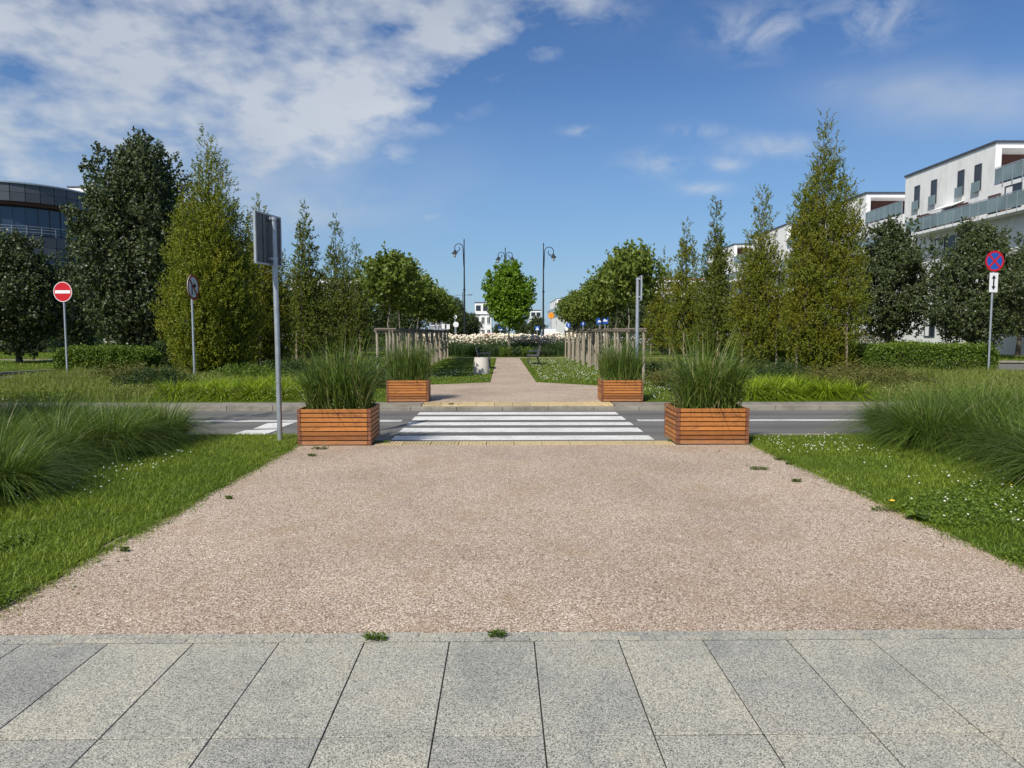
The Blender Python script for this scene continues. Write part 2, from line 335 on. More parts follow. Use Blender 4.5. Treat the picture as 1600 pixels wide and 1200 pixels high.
def tactile():
    m, t, p, o = mat('tactile_tile'); v = pos(t); n = tn(t, 12, 5, .7, v)
    c = ramp(t, n, [(.3, (.42, .32, .16)), (.6, (.62, .50, .28)), (.8, (.66, .57, .38))])
    c = mixc(t, 1.0, c, ramp(t, attr(t), [(0, (.82, .82, .82)), (1, (1.08, 1.06, 1.04))]), 'MULTIPLY')
    t.links.new(c, p.inputs['Base Color']); p.inputs['Roughness'].default_value = .85; return m
M['tactile'] = tactile()
def grassground(name, a, b, c3):
    m, t, p, o = mat(name); v = pos(t); n = tn(t, .6, 6, .65, v); n2 = tn(t, 40, 4, .7, v)
    c = ramp(t, n, [(.3, a), (.55, b), (.75, c3)]); c = mixc(t, 1.0, c, ramp(t, n2, [(.3, (.55, .55, .55)), (.7, (1.3, 1.3, 1.3))]), 'MULTIPLY')
    t.links.new(c, p.inputs['Base Color']); p.inputs['Roughness'].default_value = .95; p.inputs['Specular IOR Level'].default_value = .1; bump(t, p, n2, .8, .03); return m
M['turf'] = grassground('turf', (.055, .085, .010), (.09, .135, .014), (.12, .165, .028))
M['soil'] = grassground('soil', (.035, .026, .018), (.06, .045, .03), (.09, .07, .05))
M['groundmix'] = grassground('groundmix', (.10, .10, .06), (.14, .14, .08), (.16, .15, .11))
M['joint'] = simple('joint_dirt', (.022, .019, .015), .95, var=.4, scale=20)
def slatwood():
    m, t, p, o = mat('oiled_orange_wood'); v = pos(t, (1.6, 1.6, 26)); n = tn(t, 7, 6, .7, v, .4)
    c = ramp(t, n, [(.28, (.30, .095, .022)), (.5, (.50, .19, .042)), (.72, (.62, .27, .075))])
    c = mixc(t, 1.0, c, ramp(t, attr(t), [(0, (.50, .46, .44)), (.25, (.80, .76, .72)), (.6, (.94, .92, .90)), (1, (1.12, 1.10, 1.08))]), 'MULTIPLY')
    st = tn(t, 2.2, 5, .7, pos(t, (1, 1, 3.5))); f = t.nodes.new('ShaderNodeMapRange'); f.inputs[1].default_value = .54; f.inputs[2].default_value = .70; f.inputs[4].default_value = .75
    t.links.new(st, f.inputs[0]); c = mixc(t, f.outputs[0], c, (.13, .055, .028))
    sx = t.nodes.new('ShaderNodeSeparateXYZ'); t.links.new(pos(t), sx.inputs[0])
    zz = t.nodes.new('ShaderNodeMath'); zz.operation = 'MULTIPLY_ADD'; t.links.new(tn(t, 9, 4, .7, pos(t)), zz.inputs[0]); zz.inputs[1].default_value = .22; t.links.new(sx.outputs[2], zz.inputs[2])
    dm = t.nodes.new('ShaderNodeMapRange'); dm.inputs[1].default_value = .22; dm.inputs[2].default_value = .09; dm.inputs[3].default_value = 0; dm.inputs[4].default_value = .6; t.links.new(zz.outputs[0], dm.inputs[0])
    c = mixc(t, dm.outputs[0], c, (.24, .17, .12))
    t.links.new(c, p.inputs['Base Color']); p.inputs['Roughness'].default_value = .55; bump(t, p, n, .3, .003); return m
M['slat'] = slatwood(); M['slatdark'] = simple('oiled_dark_wood', (.20, .075, .035), .6, var=.35, scale=9)
M['liner'] = simple('black_liner', (.012, .012, .012), .9)
M['galv'] = simple('galvanised_steel', (.42, .46, .50), .42, .55, .14, 9)
M['galv_back'] = simple('weathered_aluminium', (.13, .14, .15), .5, .4, .2, 5)
M['red'] = simple('sign_red', (.52, .006, .016), .4, var=.04); M['white'] = simple('sign_white', (.78, .78, .78), .45, var=.03)
M['red_shaded'] = simple('sign_red_shaded', (.40, .02, .03), .45, var=.05); M['blue'] = simple('sign_blue', (.012, .085, .40), .4, var=.05)  # the darker red has the shade on the side-on sign mixed into its colour
M['blackp'] = simple('sign_black', (.01, .01, .01), .5); M['orange'] = simple('sign_orange', (.85, .30, .01), .5, var=.05)
M['lampblack'] = simple('cast_iron_paint', (.018, .024, .026), .45, .2)
M['lampglass'] = simple('lamp_glass', (.55, .58, .58), .15, 0, .05)
M['binconc'] = simple('exposed_concrete', (.62, .58, .51), .9, 0, .18, 30, .5)
M['benchiron'] = simple('bench_iron', (.05, .06, .07), .5, .4); M['benchwood'] = simple('bench_slat', (.085, .085, .085), .7, 0, .3, 8)
M['render_'] = simple('white_render', (.82, .82, .80), .9, 0, .07, .7, .05)
def stained_render():
    m, t, p, o = mat('stained_white_render'); n = tn(t, 1.3, 6, .7, pos(t, (1, 1, .3)))
    t.links.new(ramp(t, n, [(.3, (.66, .66, .64)), (.5, (.80, .80, .78)), (.75, (.85, .85, .83))]), p.inputs['Base Color']); p.inputs['Roughness'].default_value = .9; return m
M['stained'] = stained_render()
M['brownclad'] = simple('brown_cladding', (.085, .032, .022), .7, 0, .2, 3); M['roofgrey'] = simple('roof_edge', (.075, .085, .11), .5, .3)
def glass(name, col, rough=.08, metal=0.0, spec=.6):
    m, t, p, o = mat(name); n = tn(t, .5, 2, .5, pos(t))
    t.links.new(ramp(t, n, [(.35, tuple(c * .7 for c in col)), (.65, col)]), p.inputs['Base Color'])
    p.inputs['Roughness'].default_value = rough; p.inputs['Metallic'].default_value = metal; p.inputs['Specular IOR Level'].default_value = spec; return m
M['glass'] = glass('window_glass', (.03, .04, .05)); M['frost'] = glass('green_balcony_glass', (.21, .28, .285), .25)
M['blueglass'] = glass('blue_curtain_glass', (.035, .06, .10), .05, .25, .8)
def cladding():
    m, t, p, o = mat('slate_cladding'); c = ramp(t, attr(t), [(0, (.075, .080, .090)), (1, (.12, .125, .135))])
    t.links.new(c, p.inputs['Base Color']); p.inputs['Roughness'].default_value = .42; p.inputs['Metallic'].default_value = .3; return m
M['slate'] = cladding()
M['tyre'] = simple('tyre', (.015, .015, .015), .9); M['rim'] = simple('rim', (.4, .4, .42), .3, .8)
M['terracotta'] = simple('orange_roof', (.36, .13, .055), .8, 0, .3, 2); M['greyrender'] = simple('grey_render', (.30, .32, .36), .9, 0, .1, 1)
def carpaint(name, c): 
    m = simple(name, c, .25, 0, .02); m.node_tree.nodes['Principled BSDF'].inputs['Coat Weight'].default_value = .6; return m
# ------------------------------------------------------------ the setting: ground, roads, paving
def S(o): o['kind'] = 'structure'; return o
AX = 0.33
ZR = -0.11
g = MB(); g.add([(-1500, -300, ZR - .03), (1500, -300, ZR - .03), (1500, 2500, ZR - .03), (-1500, 2500, ZR - .03)], [(0, 1, 2, 3)]); S(g.build('ground', M['groundmix']))
r = MB(); r.bb(-60, 60, 10.35, 15.5, ZR - .02, ZR)
r.prism([(-60, 15.5), (-12, 15.5), (-12, 20), (-14, 62), (-12, 160), (-24, 160), (-24, 62), (-25, 24), (-60, 22)], ZR - .02, ZR - .004)
r.prism([(60, 15.5), (14, 15.5), (15, 20), (15.5, 62), (14, 160), (30, 160), (30, 42), (60, 38)], ZR - .02, ZR - .004)
r.bb(-100, 100, 62.5, 70, ZR - .02, ZR + .004)
S(r.build('road', M['asphalt']))
# slabs in the foreground
JY = [3.585, 2.715, 1.845, .975, 0.1]; dx = 0.4395; x0 = -0.276
m = MB()
for k in range(-16, 18):
    for j in range(4):
        q = random.random() if j != 1 else random.choice((.0, .1, .3, .9, .6)); q = .02 if (j == 0 and k in (-6, -5)) else q; m.bb(x0 + k * dx + .003, x0 + (k + 1) * dx - .003, JY[j + 1] + .004, JY[j] - .004, -.06, random.uniform(-.0012, .0012), 0, q * .9)
S(m.build('pavement', M['granite'], bevel=.002))
m = MB()
xx = -7.4
while xx < 7.6:
    w = random.uniform(.10, .16)
    m.bb(xx + .0012, xx + w - .0012, 3.592, 3.643, -.05, random.uniform(-.004, 0), 0, .95 if random.random() < .07 else random.uniform(.05, .75))
    w2 = w; m.bb(xx + .0012 + .03, xx + w2 - .0012 + .03, 3.6455, 3.70, -.05, random.uniform(-.004, 0), 0, .95 if random.random() < .05 else random.uniform(.05, .7)); xx += w
S(m.build('sett_strip', M['granite']))
m = MB(); m.bb(-7.5, 7.7, 0.1, 3.70, -.08, -.005); S(m.build('paving_bed', M['joint']))
# gravel square
m = MB(); m.prism([(-3.1, 3.704), (3.78, 3.704), (3.78, 10.0), (-3.1, 10.0)], -.1, 0); S(m.build('gravel_square', M['gravel']))
# near tactile strip + kerb
def tactile_strip(name, x0, x1, y0, y1, z, tile=.4):
    m = MB(); x = x0
    while x < x1 - .01:
        w = min(tile, x1 - x); q = random.random()
        m.bb(x + .004, x + w - .004, y0 + .003, y1 - .003, z - .06, z, 0, q)
        nb = 8
        for k in range(nb): m.bb(x + .015 + k * w / nb, x + .015 + k * w / nb + w / nb * .5, y0 + .02, y1 - .02, z, z + .006, 0, q)
        x += w
    return S(m.build(name, M['tactile']))
tactile_strip('tactile_paving', -1.83, 2.47, 10.0, 10.38, -.002)
m = MB(); m.bb(-2.95, -1.83, 10.0, 10.40, -.1, -.004); m.bb(2.47, 3.6, 10.0, 10.4, -.1, -.004); m.bb(-1.83, 2.47, 10.385, 10.47, -.1, -.012); S(m.build('kerb', M['dusty']))
# near lawns
def wavy(x, y0, y1, amp, seed):
    r = random.Random(seed); ph = [r.uniform(0, 6.28) for _ in range(4)]; n = int(abs(y1 - y0) / .12)
    return [(x + amp * (.5 * math.sin(y * 1.7 + ph[0]) + .35 * math.sin(y * 4.9 + ph[1]) + .3 * math.sin(y * 11 + ph[2]) + .2 * math.sin(y * 23 + ph[3])), y) for y in [y0 + (y1 - y0) * i / n for i in range(n + 1)]]
WL = wavy(-2.955, 3.704, 9.95, .05, 3); WR = wavy(3.61, 3.704, 9.7, .055, 8)
L_LAWN = [(-40, 3.0), (-7.5, 3.0), (-7.5, 3.704)] + WL + [(-2.97, 11.0), (-40, 11.2)]
R_LAWN = [(40, 3.0), (7.7, 3.0), (7.7, 3.704)] + WR + [(3.62, 10.8), (40, 11.2)]
for P in (L_LAWN, R_LAWN):
    m = MB(); m.prism(P, -.1, .012); S(m.build('lawn', M['turf']))
m = MB(); m.bb(-40, -2.97, 11.0, 11.12, -.12, .0); m.bb(3.62, 40, 11.0, 11.12, -.12, .0); S(m.build('kerb', M['dusty']))
# zebra crossing: six bars lying across the way, slanting ends
m = MB()
rows = [(681.0, 687.3, 606, 1025), (668.8, 675.0, 620, 1003), (660.0, 664.3, 630, 985), (650.8, 656.2, 641, 972), (644.2, 647.8, 652, 958), (637.2, 641.3, 661, 948)]
for (t0, t1, xl, xr) in rows:
    yb, yt = gp(800, t1, ZR)[1], gp(800, t0, ZR)[1]
    m.prism([(-1.77, yb), (2.42, yb), (2.42, yt), (-1.77, yt)], ZR, ZR + .004)
S(m.build('zebra_crossing', M['roadpaint']))
m = MB()
yc = gp(800, 657.3, ZR)[1]
for a, b in ((-40, -1.95), (2.62, 40)):
    m.bb(a, b, yc - .10, yc - .03, ZR, ZR + .004); m.bb(a, b, yc + .05, yc + .12, ZR, ZR + .004)
for poly in ([(357, 680), (384, 672.5), (436, 671), (412, 680)], [(396, 670), (418, 661.5), (462, 660), (436, 669.5)]):
    m.prism([gp(u, v, ZR + .004) for u, v in poly], ZR + .0045, ZR + .008)
S(m.build('road_marking', M['roadpaint']))
# far kerb / gutter strip, far tactile, far plaza
m = MB()
x = -14.0
while x < 17.5:
    w = 1.0; m.bb(x + .004, x + w - .004, 15.45, 15.62, -.14, 0.0 if (x > 4 or x < -3) else -.03)
    x += w
S(m.build('kerb', M['dusty'], bevel=.01))
m = MB(); m.prism([(-13.4, 15.621), (-1.8, 15.621), (-1.8, 16.28), (-14, 16.28)], -.1, -.006); m.prism([(2.5, 15.621), (17.3, 15.621), (18, 16.28), (2.5, 16.28)], -.1, -.006); S(m.build('gutter_strip', M['dusty']))
tactile_strip('tactile_paving', -1.78, 2.46, 15.63, 16.28, -.004)
ISL = [(-13.6, 16.29), (-14.6, 19), (-15.5, 21.9), (-16.7, 24.3), (-17.6, 26.5), (-17.6, 28), (-16.5, 29.5), (-14.5, 33), (-13.8, 40), (-13.5, 62.4), (15.5, 62.4), (16.5, 40), (17.4, 34), (19.8, 30), (20.4, 27), (20, 23), (18.5, 16.29)]
m = MB(); m.prism(ISL, -.1, .0); S(m.build('lawn', M['turf']))
m = MB(); n = len(ISL)
for i in range(n):
    a, b = Vector(ISL[i]), Vector(ISL[(i + 1) % n])
    if i == n - 1 or i == 9: continue
    d = (b - a); L = d.length; c = (a + b) / 2; nrm = Vector((d.y, -d.x)).normalized()
    cc = c - nrm * -.0
    m.box((cc.x, cc.y, -.035), (L + .02, .14, .13), math.atan2(d.y, d.x))
S(m.build('kerb', M['dusty']))
m = MB(); m.prism([(-2.6, 16.281), (3.2, 16.281), (3.2, 20.9), (.97 + .2, 22.6), (-.38, 22.6), (-2.7, 21.3)], -.05, .006); S(m.build('gravel_square', M['gravel']))
m = MB(); m.prism([(-.38, 22.601), (1.08, 22.601), (1.05, 44.0), (-.36, 44.0)], -.05, .006)
m.bb(-13.6, 15, 44.0, 45.0, -.05, .007); S(m.build('path', M['gravel']))
# land across the side streets
LL = [(-90, 24), (-24, 24.6), (-19.6, 27.7), (-18.9, 30), (-17.6, 34), (-17.3, 62.4), (-90, 62.4)]
RL = [(90, 36), (30, 37.5), (26.8, 38.6), (22.8, 42), (20.8, 50), (20.8, 62.4), (90, 62.4)]
for P in (LL, RL):
    m = MB(); m.prism(P, -.1, .03); S(m.build('lawn', M['turf']))
    m = MB()
    for i in range(1, 5):
        a, b = Vector(P[i]), Vector(P[i + 1]) if i < 5 else None
        d = b - a; c = (a + b) / 2; m.box((c.x, c.y, 0.0), (d.length + .02, .2, .10), math.atan2(d.y, d.x))
    S(m.build('kerb', M['dusty']))
m = MB(); m.bb(-60, -19, 40, 41.8, -.05, .036); m.bb(23, 60, 52, 54, -.05, .036); S(m.build('path', M['dusty']))
m = MB(); m.bb(-300, 300, 70.2, 400, -.09, -.01); S(m.build('lawn', M['turf']))
m = MB(); m.bb(4, 14, 70.4, 400, -.012, -.004); m.bb(-13, -4, 70.4, 400, -.012, -.004); S(m.build('road', M['asphalt']))

# ------------------------------------------------------------ vegetation makers
def unit(v): return v / (np.linalg.norm(v, axis=1, keepdims=True) + 1e-9)
def leaves(C, D, L, Wd, rng, flat=.5):
    """one four-cornered leaf per centre C pointing along D, with a random roll"""
    n = len(C); D = unit(D); R = rng.normal(size=(n, 3)); R[:, 2] *= (1 - flat); Sd = unit(np.cross(D, R + 1e-6)); 
    Nn = np.cross(D, Sd)
    L = L * rng.uniform(.7, 1.25, n)[:, None]; Wd = Wd * rng.uniform(.7, 1.2, n)[:, None]
    a = C - D * L * .5; b = C + Sd * Wd * .5 + D * L * .08; c = C + D * L * .5 - Nn * L * .12; d = C - Sd * Wd * .5 + D * L * .08
    V = np.stack([a, b, c, d], 1).reshape(-1, 3); Q = np.arange(4 * n).reshape(-1, 4); return V, Q
def crown_mesh(blobs, n, leafL, leafW, rng, twig=.28, up=.5, shell=.42, per=8, flat=.5):
    B = np.array(blobs, dtype=float); wgt = (B[:, 3] ** 2 * B[:, 4]) ** (.72); wgt /= wgt.sum()
    nt_ = n // per; k = rng.choice(len(B), nt_, p=wgt)
    d = unit(rng.normal(size=(nt_, 3))); rr = rng.uniform(0, 1, nt_) ** shell
    off = d * rr[:, None] * np.stack([B[k, 3], B[k, 3], B[k, 4]], 1); T = B[k, :3] + off
    dirn = unit(d * [1, 1, .6] + [0, 0, up] + rng.normal(size=(nt_, 3)) * .45)
    Ls = twig * rng.uniform(.5, 1.3, nt_)
    s = (np.arange(per) + .5) / per
    P = T[:, None, :] + dirn[:, None, :] * (Ls[:, None] * s[None, :])[..., None]
    P = P.reshape(-1, 3) + rng.normal(size=(nt_ * per, 3)) * leafL * .28
    LD = np.repeat(dirn, per, 0) * .35 + rng.normal(size=(nt_ * per, 3)) * .8 + [0, 0, -.1]
    V, Q = leaves(P, LD, leafL, leafW, rng, flat)
    keep = V[:, 2].reshape(-1, 4).min(1) > .04
    rnd = np.clip(np.repeat(rng.uniform(0, 1, nt_), per) * .55 + rng.uniform(0, 1, nt_ * per) * .45, 0, 1)
    V4 = V.reshape(-1, 4, 3)[keep]; return V4.reshape(-1, 3), np.arange(4 * len(V4)).reshape(-1, 4), rnd[keep]
def hornbeam_blobs(H, R, rng, base=.35, leaders=9, slim=1.0, taper=.6):
    """many upright leaders; each ends in its own spire at its own height"""
    bl = []; limbs = []
    for i in range(leaders + 1):
        if i == 0: a, rf, top = 0.0, 0.0, 1.0
        elif i < 4: a = i * 2.1 + rng.uniform(-.4, .4); rf = rng.uniform(.24, .38); top = 1 - taper * rf + rng.uniform(-.07, .03)
        else: a = i * 2.4 + rng.uniform(-.35, .35); rf = rng.uniform(.50, .80); top = 1 - taper * rf - .06 + rng.uniform(-.15, .04)
        z1 = top * H; step = .30; nseg = max(5, int((z1 - base) / step)); pts = []
        for j in range(nseg):
            t = (j + .5) / nseg; h = base + t * (z1 - base)
            r = rf * R * min(1, .45 + t * 2.2) * (1 - .22 * t); wx, wy = rng.normal(0, .04, 2)
            x, y = r * math.cos(a) + wx, r * math.sin(a) + wy
            tip = (1 - t ** 3.0) ** .75
            if i == 0: rb = R * (.24 + .24 * (1 - t)) * tip * 1.2 + .14
            else: rb = R * .36 * tip * slim + .12
            if rng.uniform() < .13 and t > .15: continue                     # a gap in the leader
            bl.append((x, y, h, rb * rng.uniform(.72, 1.28), step * rng.uniform(.75, 1.25))); pts.append((x, y, h))
        limbs.append(pts)
    for i in range(int(R * 16)):                     # side sprays that break up the outline
        h = rng.uniform(.12, .62) * H; a = rng.uniform(0, 6.28); r = R * rng.uniform(.80, 1.08) * (1 - .25 * h / H)
        bl.append((r * math.cos(a), r * math.sin(a), h, rng.uniform(.12, .24), rng.uniform(.16, .30)))
    return bl, limbs
def round_blobs(H, R, rng, base=.6, n=46, ry=None, topw=.5, blobr=.30, stray=8, vert=1.0):
    bl = []; limbs = []; hc = (H + base) / 2; hz = (H - base) / 2
    for i in range(n):
        u = (i + .5) / n * 2 - 1; a = i * 2.39996 + rng.uniform(-.3, .3); s = rng.uniform(.5, .84)
        w = math.sqrt(max(0, 1 - abs(u) ** 2.3)) * (1 - max(0, u) * (1 - topw))
        x, y, z = math.cos(a) * w * R * s, math.sin(a) * w * R * s, hc + u * hz * .84 + rng.normal(0, .06) * hz
        rb = R * blobr * rng.uniform(.75, 1.25); bl.append((x, y, z, rb, rb * vert * rng.uniform(.8, 1.2)))
        if i % 4 == 0: limbs.append([(0, 0, base + .25 * (H - base) * rng.uniform(.2, 1)), (x * .55, y * .55, (z + base) * .5), (x, y, z)])
    bl.append((0, 0, hc, R * .6, hz * .7))
    for i in range(stray):
        a = rng.uniform(0, 6.28); e = rng.uniform(-.1, 1.3); w = math.cos(e)
        bl.append((math.cos(a) * w * R * .98, math.sin(a) * w * R * .98, hc + math.sin(e) * hz * 1.0, R * .10, R * .18))
    return bl, limbs
def make_tree(name, label, cat, loc, H, R, kind, nleaf, leaf, matname, rng, group=None, base=.5, trunk_r=.08, rz=0, **kw):
    t = thing(name, label, cat, loc, rz, group)
    if kind == 'horn': bl, limbs = hornbeam_blobs(H, R, rng, base, **{k: v for k, v in kw.items() if k in ('leaders', 'slim', 'taper')})
    else: bl, limbs = round_blobs(H, R, rng, base, **{k: v for k, v in kw.items() if k in ('n', 'topw', 'blobr', 'stray', 'vert')})
    V, Q, rn = crown_mesh(bl, nleaf, leaf[0], leaf[1], rng, twig=kw.get('twig', .28), up=kw.get('up', .5), flat=kw.get('flat', .5), shell=kw.get('shell', .42), per=kw.get('per', 8))
    m = MB(); hh = H * (.85 if kind == 'horn' else .72)
    ln = [(rng.normal(0, .02) * i, rng.normal(0, .02) * i, hh * i / 6) for i in range(7)]; ln[0] = (0, 0, -.05)
    m.tube(ln, [trunk_r * 1.25] + [trunk_r * (1 - .13 * i) for i in range(1, 7)], 9)
    for pts in limbs:
        if kind == 'horn':
            q = [(0, 0, base * .9 + .15)] + pts[1:]; m.tube(q, [trunk_r * .5] + [max(.008, trunk_r * .42 * (1 - i / len(pts))) for i in range(len(pts) - 1)], 5)
        else: m.tube(pts, [trunk_r * .55, trunk_r * .35, .012], 5)
    m.build('trunk', M[kw.get('bark', 'bark')], t, smooth=True)
    np_mesh('crown', V, Q, rn, M[matname], t); return t

def blades(n, pts, L, width, rng, reach=.55, droop=.6, seg=4, az=None, lean=.25, spread=None):
    """curved tapering blades: base points, azimuth, length"""
    az = rng.uniform(0, 2 * np.pi, n) if az is None else az
    s = np.linspace(0, 1, seg + 1)[None, :]; L = np.asarray(L)[:, None]
    rc = (reach * rng.uniform(.35, 1.25, n))[:, None]; dr = (droop * rng.uniform(.4, 1.2, n))[:, None]
    hr = L * rc * (.35 * s + .65 * s ** 2); hz = L * (s * (1 - .25 * rc) - dr * rc * s ** 2.4 * .75)
    cx, sx_ = np.cos(az)[:, None], np.sin(az)[:, None]
    X = pts[:, 0:1] + cx * hr; Y = pts[:, 1:2] + sx_ * hr; Z = pts[:, 2:3] + hz
    tw = az + np.pi / 2 + rng.normal(0, .6, n); wd = (width * rng.uniform(.6, 1.3, n))[:, None] * np.maximum(.12, (1 - s ** 1.8)) * .5
    ox, oy = np.cos(tw)[:, None] * wd, np.sin(tw)[:, None] * wd
    A = np.stack([X + ox, Y + oy, Z], -1); B = np.stack([X - ox, Y - oy, Z], -1)
    V = np.stack([A, B], 2).reshape(-1, 3)                                    # n,(seg+1),2
    b = (np.arange(n) * (seg + 1) * 2)[:, None] + (np.arange(seg) * 2)[None, :]
    Q = np.stack([b, b + 1, b + 3, b + 2], -1).reshape(-1, 4); return V, Q, seg
def inpoly(P, poly):
    x, y = P[:, 0], P[:, 1]; c = np.zeros(len(P), bool); n = len(poly)
    for i in range(n):
        x1, y1 = poly[i]; x2, y2 = poly[(i + 1) % n]
        if y1 == y2: continue
        h = ((y1 > y) != (y2 > y)) & (x < (x2 - x1) * (y - y1) / (y2 - y1) + x1); c ^= h
    return c
def scatter(poly, n, rng, z=0.0):
    P = np.array(poly); lo, hi = P.min(0), P.max(0); out = np.zeros((0, 2))
    while len(out) < n:
        q = rng.uniform(lo, hi, (n * 2, 2)); out = np.vstack([out, q[inpoly(q, poly)]])
    out = out[:n]; return np.hstack([out, np.full((n, 1), z)])
def vnoise(P, f, seed=0):                       # cheap smooth 2-D noise
    r = np.random.default_rng(seed); s = np.zeros(len(P))
    for k in range(6):
        a = r.uniform(0, 6.28); ph = r.uniform(0, 6.28); ff = f * r.uniform(.6, 2.0)
        s += np.sin((P[:, 0] * math.cos(a) + P[:, 1] * math.sin(a)) * ff + ph)
    return s / 6
def blade_field(name, poly, n, L, width, rng, matname, z=0.0, reach=.6, droop=.5, seg=2, mask=None):
    P = scatter(poly, n, rng, z)
    if mask is not None: P = P[mask(P)]
    n = len(P); Ls = L * rng.uniform(.5, 1.3, n) * (1 + .35 * vnoise(P, 1.7, 3))
    V, Q, sg = blades(n, P, Ls, width, rng, reach, droop, seg)
    rn = np.repeat(np.clip(rng.uniform(0, 1, n) * .8 + .25 * (vnoise(P, 1.1, 5) + .4), 0, 1), sg)
    return np_mesh(name, V, Q, rn, M[matname])
def clump_mesh(name, n, L, width, r0, rng, matname, reach, droop, seg=5, parent=None, dead=.05, mound=True):
    a = rng.uniform(0, 6.28, n); r = r0 * rng.uniform(0, 1, n) ** .6
    P = np.stack([np.cos(a) * r, np.sin(a) * r, np.zeros(n)], 1); az = a + rng.normal(0, .5, n)
    Ls = L * rng.uniform(.55, 1.1, n)
    V, Q, sg = blades(n, P, Ls, width, rng, reach, droop, seg, az=az)
    q = rng.uniform(0, .93, n); q[rng.uniform(0, 1, n) < dead] = 1.0
    V[:, 2] = np.maximum(V[:, 2], .01)
    return np_mesh(name, V, Q, np.repeat(q, sg), M[matname], parent)

# ------------------------------------------------------------ lawns (blades), clover
rg = np.random.default_rng(11)
nearL = [(-5.6, 3.72)] + [(x + .02, y) for x, y in WL] + [(-2.95, 11.0), (-6.4, 11.0)]
nearR = [(x - .02, y) for x, y in WR][::-1] + [(8.5, 5.0), (7.2, 11.0), (3.6, 10.75)]
for nm, poly, n in (('lawn_grass', nearL, 62000), ('lawn_grass', nearR, 66000)):
    o = blade_field(nm, poly, n, .062, .006, rg, 'lawnblade', .01, .9, .6, 2); tag(o, kind='stuff')
    o['label'] = 'short bright lawn grass left of the gravel square' if poly is nearL else 'short bright lawn grass with clover right of the gravel square'; o['category'] = 'grass'
farL = [(-2.7, 21.4), (-.42, 22.65), (-.4, 43.9), (-9, 43.9), (-9, 20), (-4, 16.5), (-2.75, 16.5)]
farR = [(3.2, 20.9), (1.12, 22.65), (1.1, 43.9), (9.5, 43.9), (10, 20), (5, 16.5), (3.25, 16.5)]
for poly, lb in ((farL, 'mown grass left of the narrow path beyond the crossing'), (farR, 'mown grass right of the narrow path beyond the crossing')):
    o = blade_field('lawn_grass', poly, 30000, .085, .016, rg, 'lawnblade', .0, .9, .6, 2); tag(o, lb, 'grass', kind='stuff')
o = blade_field('lawn_grass', [(-60, 27), (-24, 25), (-19.8, 28), (-17.8, 34), (-17.5, 60), (-60, 60)], 26000, .10, .03, rg, 'lawnblade', .03); tag(o, 'mown grass under the lindens beyond the left side street', 'grass', kind='stuff')
o = blade_field('lawn_grass', [(70, 38), (30, 38), (27, 39), (23, 42.5), (21, 50), (21, 62), (70, 62)], 26000, .10, .03, rg, 'lawnblade', .03); tag(o, 'mown grass under the lindens beyond the right side street', 'grass', kind='stuff')
def ball_field(name, P, r, rng, matname, squash=.8):
    ph = (1 + 5 ** .5) / 2; I = np.array([(0, 1, ph), (0, -1, ph), (0, 1, -ph), (0, -1, -ph), (1, ph, 0), (-1, ph, 0), (1, -ph, 0), (-1, -ph, 0), (ph, 0, 1), (-ph, 0, 1), (ph, 0, -1), (-ph, 0, -1)]) / 1.9
    Fc = np.array([(0, 1, 8), (0, 8, 4), (0, 4, 5), (0, 5, 9), (0, 9, 1), (1, 6, 8), (8, 6, 10), (8, 10, 4), (4, 10, 2), (4, 2, 5), (5, 2, 11), (5, 11, 9), (9, 11, 7), (9, 7, 1), (1, 7, 6), (3, 6, 7), (3, 7, 11), (3, 11, 2), (3, 2, 10), (3, 10, 6)])
    n = len(P); rr = r * rng.uniform(.6, 1.3, n); V = (P[:, None, :] + I[None] * rr[:, None, None] * [1, 1, squash] * rng.uniform(.8, 1.2, (n, 12, 1))).reshape(-1, 3)
    Q = (np.arange(n)[:, None, None] * 12 + Fc[None]).reshape(-1, 3); return np_mesh(name, V, Q, np.repeat(rng.uniform(0, 1, n), 20), M[matname])
def clover(poly, n, label, cen=None, rr=1, z=.065, r=.009):
    P = scatter(poly, n * 4, rg, z); w = .5 * vnoise(P, 2.0, 9) + .3
    if cen is not None: w = np.exp(-(((P[:, :2] - cen) / rr) ** 2).sum(1)) * 1.5 - .3 + .5 * vnoise(P, 2.5, 4)
    P = P[np.argsort(-w + rg.normal(0, .38, len(P)))][:n]; P[:, 2] += rg.uniform(-.02, .02, len(P))
    o = ball_field('clover_flowers', P, r, rg, 'clover'); tag(o, label, 'clover', kind='stuff')
clover(nearR, 300, 'white clover heads in the lawn right of the gravel square', np.array([5.3, 6.0]), np.array([1.1, 1.6]))
clover([(3.7, 9), (5.0, 9), (5.0, 10.7), (3.7, 10.7)], 90, 'white clover heads in the lawn beside the near right planter')
clover([(-4.9, 6.3), (-3.9, 6.3), (-4.0, 9.3), (-5, 9.3)], 70, 'white clover heads in the lawn below the left grass drift')
clover([(1.3, 23), (4, 23), (4, 42), (1.3, 42)], 800, 'white clover heads speckling the far right lawn', r=.013)
clover([(-3, 23), (-.5, 23), (-.5, 30), (-3, 30)], 140, 'white clover heads on the far left lawn', r=.012)
clover([(3.6, 16.5), (6.5, 16.5), (6.5, 22), (3.6, 22)], 260, 'white clover heads beside the right signpost beyond the road', r=.013)
P = scatter([(5.0, 6.9), (5.7, 6.9), (5.6, 7.9), (4.9, 7.9)], 14, rg, .08); o = ball_field('yellow_trefoil_flowers', P, .009, rg, 'yellow'); tag(o, 'tiny yellow flowers in the lawn right of the gravel square', 'flowers', kind='stuff')
